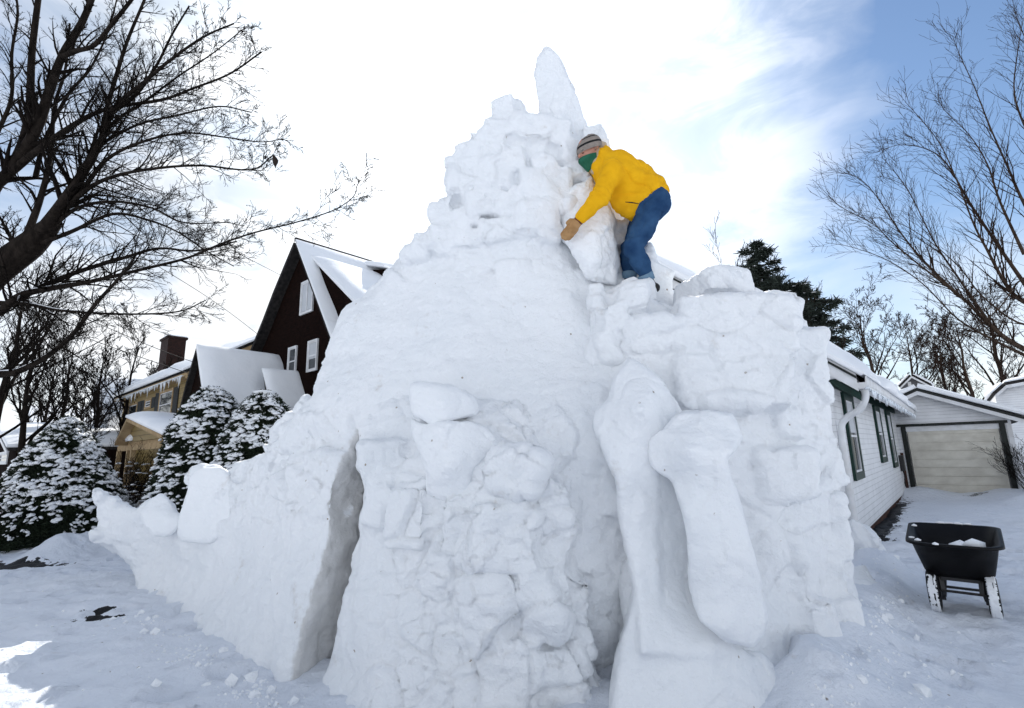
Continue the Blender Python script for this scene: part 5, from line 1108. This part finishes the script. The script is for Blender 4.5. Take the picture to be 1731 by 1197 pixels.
    for (x, y, z, a, b, c) in ((.14, .02, .62, .09, .10, .07), (.05, .06, .58, .12, .10, .06), (.2, .1, .55, .08, .1, .06), (-.05, .16, .5, .13, .16, .06), (.0, .25, .45, .15, .15, .06), (-.02, .18, .43, .13, .15, .08)): blob(V, F, P(x, y, z), a, b, c, X, Y, rng)
    o = mesh_obj('snow_heap', np.array(V), F, M_['snow_clean'], None, True); tag(o, 'small heap of leftover snow inside the black wheelbarrow tray', 'snow')
    o = None
    V = []; F = []
    for (u, v_, sz) in ((-.1, .715, .05), (-.03, .72, .06), (.04, .715, .05), (.12, .72, .04), (-.25, -.3, .03), (-.12, -.42, .03), (-.3, -.2, .025), (-.31, .45, .03)): V, F = [], []; blob(V, F, P(u, v_, .675+.05*(v_+.34)), sz, .02, .018, X, Y, rng); mesh_obj('rim_snow', np.array(V), F, M_['snow_clean'], T, True)
wheelbarrow()
# ---------------------------------------------------------------- the man
def caps_field(caps, h, k=.03, pad=.08, planes=None):
    """caps: (p, q, r0, r1[, kk]) round cones, or (c, (ax,ay,az), R) ellipsoids"""
    pts = []
    for c in caps:
        if len(c) == 3: pts += [c[0]-max(c[1]), c[0]+max(c[1])]
        else: pts += [c[0]-max(c[2], c[3]), c[0]+max(c[2], c[3]), c[1]-max(c[2], c[3]), c[1]+max(c[2], c[3])]
    pts = np.array(pts); lo = pts.min(0)-pad; hi = pts.max(0)+pad; n = np.ceil((hi-lo)/h).astype(int)+1
    G = np.stack(np.meshgrid(*[lo[t]+np.arange(n[t])*h for t in range(3)], indexing='ij'), -1); r = None
    for c in caps:
        if len(c) == 3:
            q = (G-c[0])@c[2]; a = np.array(c[1]); k0 = np.linalg.norm(q/a, axis=-1); k1 = np.linalg.norm(q/(a*a), axis=-1)+1e-9; s = k0*(k0-1)/k1; kk = k
        else:
            p, q, r0, r1 = c[:4]; kk = c[4] if len(c) > 4 else k; e = q-p; t = np.clip(((G-p)@e)/(e@e+1e-12), 0, 1); s = np.linalg.norm(G-p-t[..., None]*e, axis=-1)-(r0+(r1-r0)*t)
        r = s if r is None else smin(r, s, kk)
    if planes:
        for P0, nn in planes: r = smax(r, (G-P0)@nn, .008)
    V, Q = snets(np.pad(r, 1, constant_values=1.0), lo-h, h); return relax(V, Q, 1, .5), Q
def man():
    D = 4.95; E = cF  # depth direction: the profile faces left, camera-right is his back
    def p(x, y, dd=0.0): return pt(x, y, D+dd)
    foot = p(1106, 494, 0); T = empty('person', foot); tag(T, 'man in yellow fleece, jeans, striped beanie and green mask bending over the snow', 'person')
    up = cU; back = cR; ex = cF
    def frame(xa, ya): # rotation matrix with columns
        xa = xa/np.linalg.norm(xa); ya = ya-xa*(ya@xa); ya /= np.linalg.norm(ya); return np.stack([xa, ya, np.cross(xa, ya)], 1)
    hd = p(997, 259); updir = up*.95-back*.26; updir /= np.linalg.norm(updir); fwd = -back*.80-ex*.50-up*.42; fwd -= updir*(fwd@updir); HR = frame(fwd, updir)   # he looks down to the left, a little towards the camera
    HS = 1.12
    def hp(a, b, c): return hd+(HR[:, 0]*a+HR[:, 1]*b+HR[:, 2]*c)*HS      # forward, up, side(+ = HR z)
    # continuous body
    body = [(hp(0, .03, 0), (.118, .128, .092), HR), (hp(.035, -.04, 0), (.084, .095, .070), HR), (hp(.07, -.10, 0), hp(.05, -.085, 0), .026, .033),
            (hp(.095, .0, 0), hp(.128, -.022, 0), .010, .016, .012), (hp(.122, -.024, 0), hp(.118, -.03, 0), .015, .015, .01),
            (hp(.10, .018, .03), hp(.10, .018, -.03), .013, .013, .012), (hp(.098, -.062, .018), hp(.098, -.062, -.018), .011, .011, .01), (hp(.098, -.078, .014), hp(.098, -.078, -.014), .011, .011, .01),
            (hp(0, 0, .08), hp(-.015, .015, .088), .016, .02, .01), (hp(0, 0, -.08), hp(-.015, .015, -.088), .016, .02, .01),
            (hd-HR[:, 1]*.05, p(1028, 285, 0), .058, .07, .04)]
    sn, sf = p(1034, 292, -.19), p(1030, 290, .19)
    body += [(sn, sf, .07, .07, .06), (p(1040, 300, 0), p(1095, 335, 0), .15, .13, .08), (p(1095, 345, -.06), p(1095, 345, .06), .11, .11, .06)]
    en, wn = p(1014, 334, -.30), p(981, 370, -.26); ef, wf = p(1010, 342, .22), p(985, 384, .18)
    for s, e, w in ((sn, en, wn), (sf, ef, wf)): body += [(s, e, .055, .044, .04), (e, w, .043, .029, .03)]
    kn, an = p(1071, 418, -.13), p(1094, 472, -.10); kf, af = p(1066, 420, .12), p(1064, 468, .14)
    hn, hf = p(1099, 355, -.10), p(1096, 352, .10)
    for s, e, w in ((hn, kn, an), (hf, kf, af)): body += [(s, e, .095, .062, .05), (e, e+(w-e)*.4, .06, .06, .03), (e+(w-e)*.4, w, .058, .042, .03)]
    # near hand: palm, four fingers, thumb (inside the glove); far hand likewise
    def hand(w, tip, thumbdir, side, s=1.42):
        d = tip-w; L = np.linalg.norm(d); d /= L; out = [(w, w+d*.085*s, .030, .036, .02)]; q = []
        for i, (o, ln) in enumerate(((-.024, .062), (-.008, .072), (.009, .069), (.024, .055))):
            b = w+d*.085*s+side*o*s; m = b+d*ln*.55*s+ex*.010; t = b+d*ln*s+ex*.028; q += [(b-d*.02, m, .0105*s, .0098*s, .006), (m, t, .0098*s, .0085*s, .006)]
        b = w+d*.035*s+thumbdir*.024*s; m = b+thumbdir*.018*s+d*.014; t = m+thumbdir*.008*s+d*.024; q += [(b, m, .013*s, .012*s, .008), (m, t, .012*s, .010*s, .006)]
        return out, q
    dirn = p(954, 402, -.22); tn = p(955, 376, -.26)-wn; tn /= np.linalg.norm(tn); dn = dirn-wn; dn /= np.linalg.norm(dn); sd = np.cross(dn, ex); sd /= np.linalg.norm(sd); tdir = tn-dn*(tn@dn); tdir /= np.linalg.norm(tdir); tdir = tdir*.9+dn*.2
    a, b = hand(wn, dirn, tdir, sd); a2, b2 = hand(wf, p(968, 410, .1), tdir, sd)
    V, Q = caps_field(body+a+b+a2+b2, .0085, .03); mesh_obj('body', V, Q, M_['skin'], T, True)
    # jacket
    jk = [(p(1030, 287, 0), p(1048, 302, 0), .165, .20, .08), (p(1048, 302, 0), p(1080, 326, 0), .20, .215, .08), (p(1080, 326, 0), p(1098, 338, 0), .215, .19, .08), (p(1062, 340, -.02), p(1078, 345, -.02), .16, .15, .07),
          (sn, sf, .105, .105, .08), (p(1110, 318, -.06), p(1112, 320, .08), .10, .10, .06), (p(1068, 356, -.05), p(1074, 358, .08), .085, .085, .05), (p(1045, 275, 0), p(1090, 300, 0), .11, .12, .07)]
    for s, e, w in ((sn, en, wn), (sf, ef, wf)):
        w2 = e+(w-e)*.93; jk += [(s, e, .100, .088, .05), (e, w2, .085, .064, .04)]
    jk += [(p(1016, 262, -.03), p(1012, 282, -.03), .075, .085, .05), (p(1022, 258, .05), p(1020, 285, .05), .07, .08, .05)]
    hemA, hemB = p(1131, 326), p(1066, 376); hn_ = np.cross(hemB-hemA, ex); hn_ /= np.linalg.norm(hn_)
    if hn_@(p(1100, 400)-hemA) < 0: hn_ = -hn_
    cu = []
    V, Q = caps_field(jk, .010, .04, planes=[(hemA, hn_)])
    # trim sleeves at the wrist and open the collar with planes is not enough: push folds
    N = vnormals(V, Q); f = np.zeros(len(V))
    ax_ = (hemA-p(1030, 287)); ax_ /= np.linalg.norm(ax_)
    u = (V-sn)@ax_; v_ = (V-sn)@up
    f += .013*np.sin(u*34+7*fbm(V*3.2, 5, 2))*np.clip(fbm(V*2.3, 8, 2)+.25, 0, 1)+.012*fbm(V*7, 9, 3)-.012*np.exp(-(np.abs(fbm(V*3.1, 14, 2))/.07)**2)
    arm = np.clip(1-np.abs(np.linalg.norm(V-en, axis=1))/.14, 0, 1); f += arm*.014*np.sin(((V-en)@((wn-sn)/np.linalg.norm(wn-sn)))*95)
    crease = np.exp(-(((V-p(1058, 326, -.2))@up+.1*((V-p(1058, 326, -.2))@back))/.012)**2)*np.clip(1-np.abs((V-p(1068, 326, -.2))@back)/.16, 0, 1)*((V-hd)@ex < .05); f -= .012*crease
    mesh_obj('jacket', V+N*f[:, None], Q, M_['jacket'], T, True)
    # collar lining
    V, Q = caps_field([(p(1011, 258, -.035), p(1007, 276, -.06), .030, .036), (p(1007, 276, -.06), p(1003, 290, -.05), .036, .030), (p(1014, 245, .0), p(1011, 258, -.035), .034, .03), (p(1021, 245, .04), p(1014, 245, .0), .03, .034)], .008, .03); mesh_obj('collar', V, Q, M_['jacket_lining'], T, True)
    # rib-knit hem band
    # pocket slit
    V, Q = tubes([(np.array([p(1057, 341.5, -.225), p(1068, 342.5, -.232), p(1080, 344.5, -.215)]), np.array([.003, .006, .003]))], 6); mesh_obj('pocket_slit', V, Q, M_['knit_black'], T, True)
    # sleeve cuffs and gloves
    for w, e, dtip, hb in ((wn, en, dirn, (a, b)), (wf, ef, p(968, 410, .1), (a2, b2))):
        dd = (w-e); dd /= np.linalg.norm(dd); V, Q = caps_field([(w-dd*.055, w-dd*.01, .053, .05)], .006, .01); mesh_obj('sleeve_lining', V, Q, M_['knit_black'], T, True)
        V, Q = caps_field([(w-dd*.03, w+dd*.022, .050, .048)], .006, .01); mesh_obj('cuff', V, Q, M_['maroon'], T, True)
        gl = [(c[0], c[1], c[2]+.012, c[3]+.014, .012) for c in hb[0]]+[(c[0], c[1], c[2]+.010, c[3]+.009, .007) for c in hb[1]]
        V, Q = caps_field(gl, .0055, .01); N = vnormals(V, Q); mesh_obj('glove', V+N*(.002*fbm(V*30, 3, 2))[:, None], Q, M_['glove'], T, True)
    # jeans
    je = [(p(1101, 338, -.07), p(1101, 338, .07), .155, .155, .06), (p(1110, 345, -.08), p(1110, 345, .08), .135, .135, .06)]
    for s, e, w in ((hn, kn, an), (hf, kf, af)):
        w2 = e+(w-e)*.97; je += [(s+(e-s)*.05, s+(e-s)*.55, .138, .108, .06), (s+(e-s)*.55, e, .108, .094, .04), (e, e+(w2-e)*.5, .096, .090, .03), (e+(w2-e)*.5, w2-(w2-e)/np.linalg.norm(w2-e)*.04, .090, .072, .03)]
    V, Q = caps_field(je, .010, .035, planes=[(p(1103, 468, 0), -(up*1.0+back*.15)/1.01)] if False else None)
    N = vnormals(V, Q); f = .010*fbm(V*8, 21, 3)-.010*np.exp(-(np.abs(fbm(V*4.1, 24, 2))/.07)**2)
    for kk in (kn, kf):
        r = np.linalg.norm(V-kk, axis=1); f += .017*np.clip(1-r/.18, 0, 1)*np.sin((V-kk)@up*70+3*fbm(V*5, 25, 2))
    f += .013*np.clip(1-np.linalg.norm(V-p(1095, 360, -.12), axis=1)/.2, 0, 1)*np.sin((V@(up*.7-back*.7))*60+2*fbm(V*4, 27, 2))
    V2 = V+N*f[:, None]; keep = ((V2-hemA)@hn_) > -.09; kq = keep[Q].all(1); 
    mesh_obj('jeans', V2, Q[kq], M_['jeans'], T, True)
    for w, e in ((an, kn), (af, kf)):
        dd = (w-e)/np.linalg.norm(w-e); L = np.array([w-dd*.055, w-dd*.05, w+dd*.015, w+dd*.02]); V, Q = tubes([(L, np.array([.072, .078, .072, .055]))], 18); N_ = fbm(V*14, 4, 2); mesh_obj('trouser_cuff', V+np.cross(N_[:, None]*np.ones(3), ex)*.004, Q, M_['cuff'], T, True)
        s = w+dd*.03; toe = s+(up*-.09+back*.035-ex*.10) if w is an else s+(up*-.09-ex*.10); sole = toe
        V, Q = caps_field([(s-dd*.03, s+dd*.06, .056, .058), (s+dd*.05, toe+up*.02, .056, .048, .02)], .007, .02); b_ = mesh_obj('boot', V, Q, M_['boot'], T, True)
        if w is an:
            lc = [(np.array([s+dd*(.0+k*.022)+back*x-ex*(.058+.003*k) for x in (-.03, 0, .03)]), np.array([.003, .003, .003])) for k in range(4)]; V, Q = tubes(lc, 5); mesh_obj('lace', V, Q, M_['lace'], b_)
    # beanie: dome with two dark stripes, folded brim
    def beanie(z0, z1, mt, nm, grow=.012):
        V = []; F = []; n = 26; ms = 7; hc = hp(-.012, .03, 0)
        for i in range(ms):
            z = z0+(z1-z0)*i/(ms-1); t = z/.150; rr = math.sqrt(max(1-max(t, 0)**2.3, .0)) if t > 0 else 1.0
            for j in range(n):
                a_ = 2*math.pi*j/n; q = 1+.012*math.sin(a_*13+i); V.append(hc+HR[:, 1]*(z-.012*math.cos(a_))+(HR[:, 0]*math.cos(a_)*(.130+grow)*q+HR[:, 2]*math.sin(a_)*(.108+grow)*q)*rr-HR[:, 0]*.02*max(t, 0))
        for i in range(ms-1):
            for j in range(n): F.append((i*n+j, i*n+(j+1) % n, (i+1)*n+(j+1) % n, (i+1)*n+j))
        if z1 > .14: F.append(tuple(range((ms-1)*n, ms*n)))
        return mesh_obj(nm, np.array(V), F, M_[mt], T, True)
    beanie(-.022, .030, 'knit_grey', 'beanie', .014); beanie(.028, .052, 'knit_black', 'beanie_stripe', .013); beanie(.050, .098, 'knit_grey', 'beanie', .012); beanie(.096, .112, 'knit_black', 'beanie_stripe', .012); beanie(.110, .1495, 'knit_grey', 'beanie', .012)
    # mask: a shell over nose, mouth and chin
    V = []; F = []; n1, n2 = 13, 17
    for i in range(n1):
        v = i/(n1-1); zz = -.040-.126*v
        for j in range(n2):
            a_ = rad(-82+164*j/(n2-1)); fx = .122+.030*math.exp(-((v-.25)/.28)**2)*math.cos(a_)**2-.045*v*v; V.append(hp(fx*math.cos(a_)-.008, zz*(1-.25*abs(math.sin(a_)))-.005, .086*math.sin(a_)*(1-.25*v)))
    for i in range(n1-1):
        for j in range(n2-1): k = i*n2+j; F.append((k, k+1, k+n2+1, k+n2))
    o = mesh_obj('face_mask', np.array(V), F, M_['mask'], T, True); s = o.modifiers.new('thick', 'SOLIDIFY'); s.thickness = .004; s.offset = 1
    for sg in (-1, 1):
        V, Q = tubes([(smoothline([hp(.02, -.02, .092*sg), hp(-.005, .005, .096*sg), hp(-.02, .03, .098*sg)], 4), np.full(9, .003))], 5); mesh_obj('mask_strap', V, Q, M_['mask'], T)
    # eyes
    for sg in (-1, 1):
        V = []; F = []; blob(V, F, hp(.108, -.012, .030*sg), .008, .012, .006, HR[:, 0], HR[:, 2], random.Random(1)); mesh_obj('eye', np.array(V), F, M_['knit_black'], T, True)
    V = []; F = []
    blob(V, F, hp(.108, .012, .032), .006, .018, .005, HR[:, 0], HR[:, 2], random.Random(1)); blob(V, F, hp(.108, .012, -.032), .006, .018, .005, HR[:, 0], HR[:, 2], random.Random(1)); mesh_obj('eyebrows', np.array(V), F, M_['bark_brown'], T, True)
man()
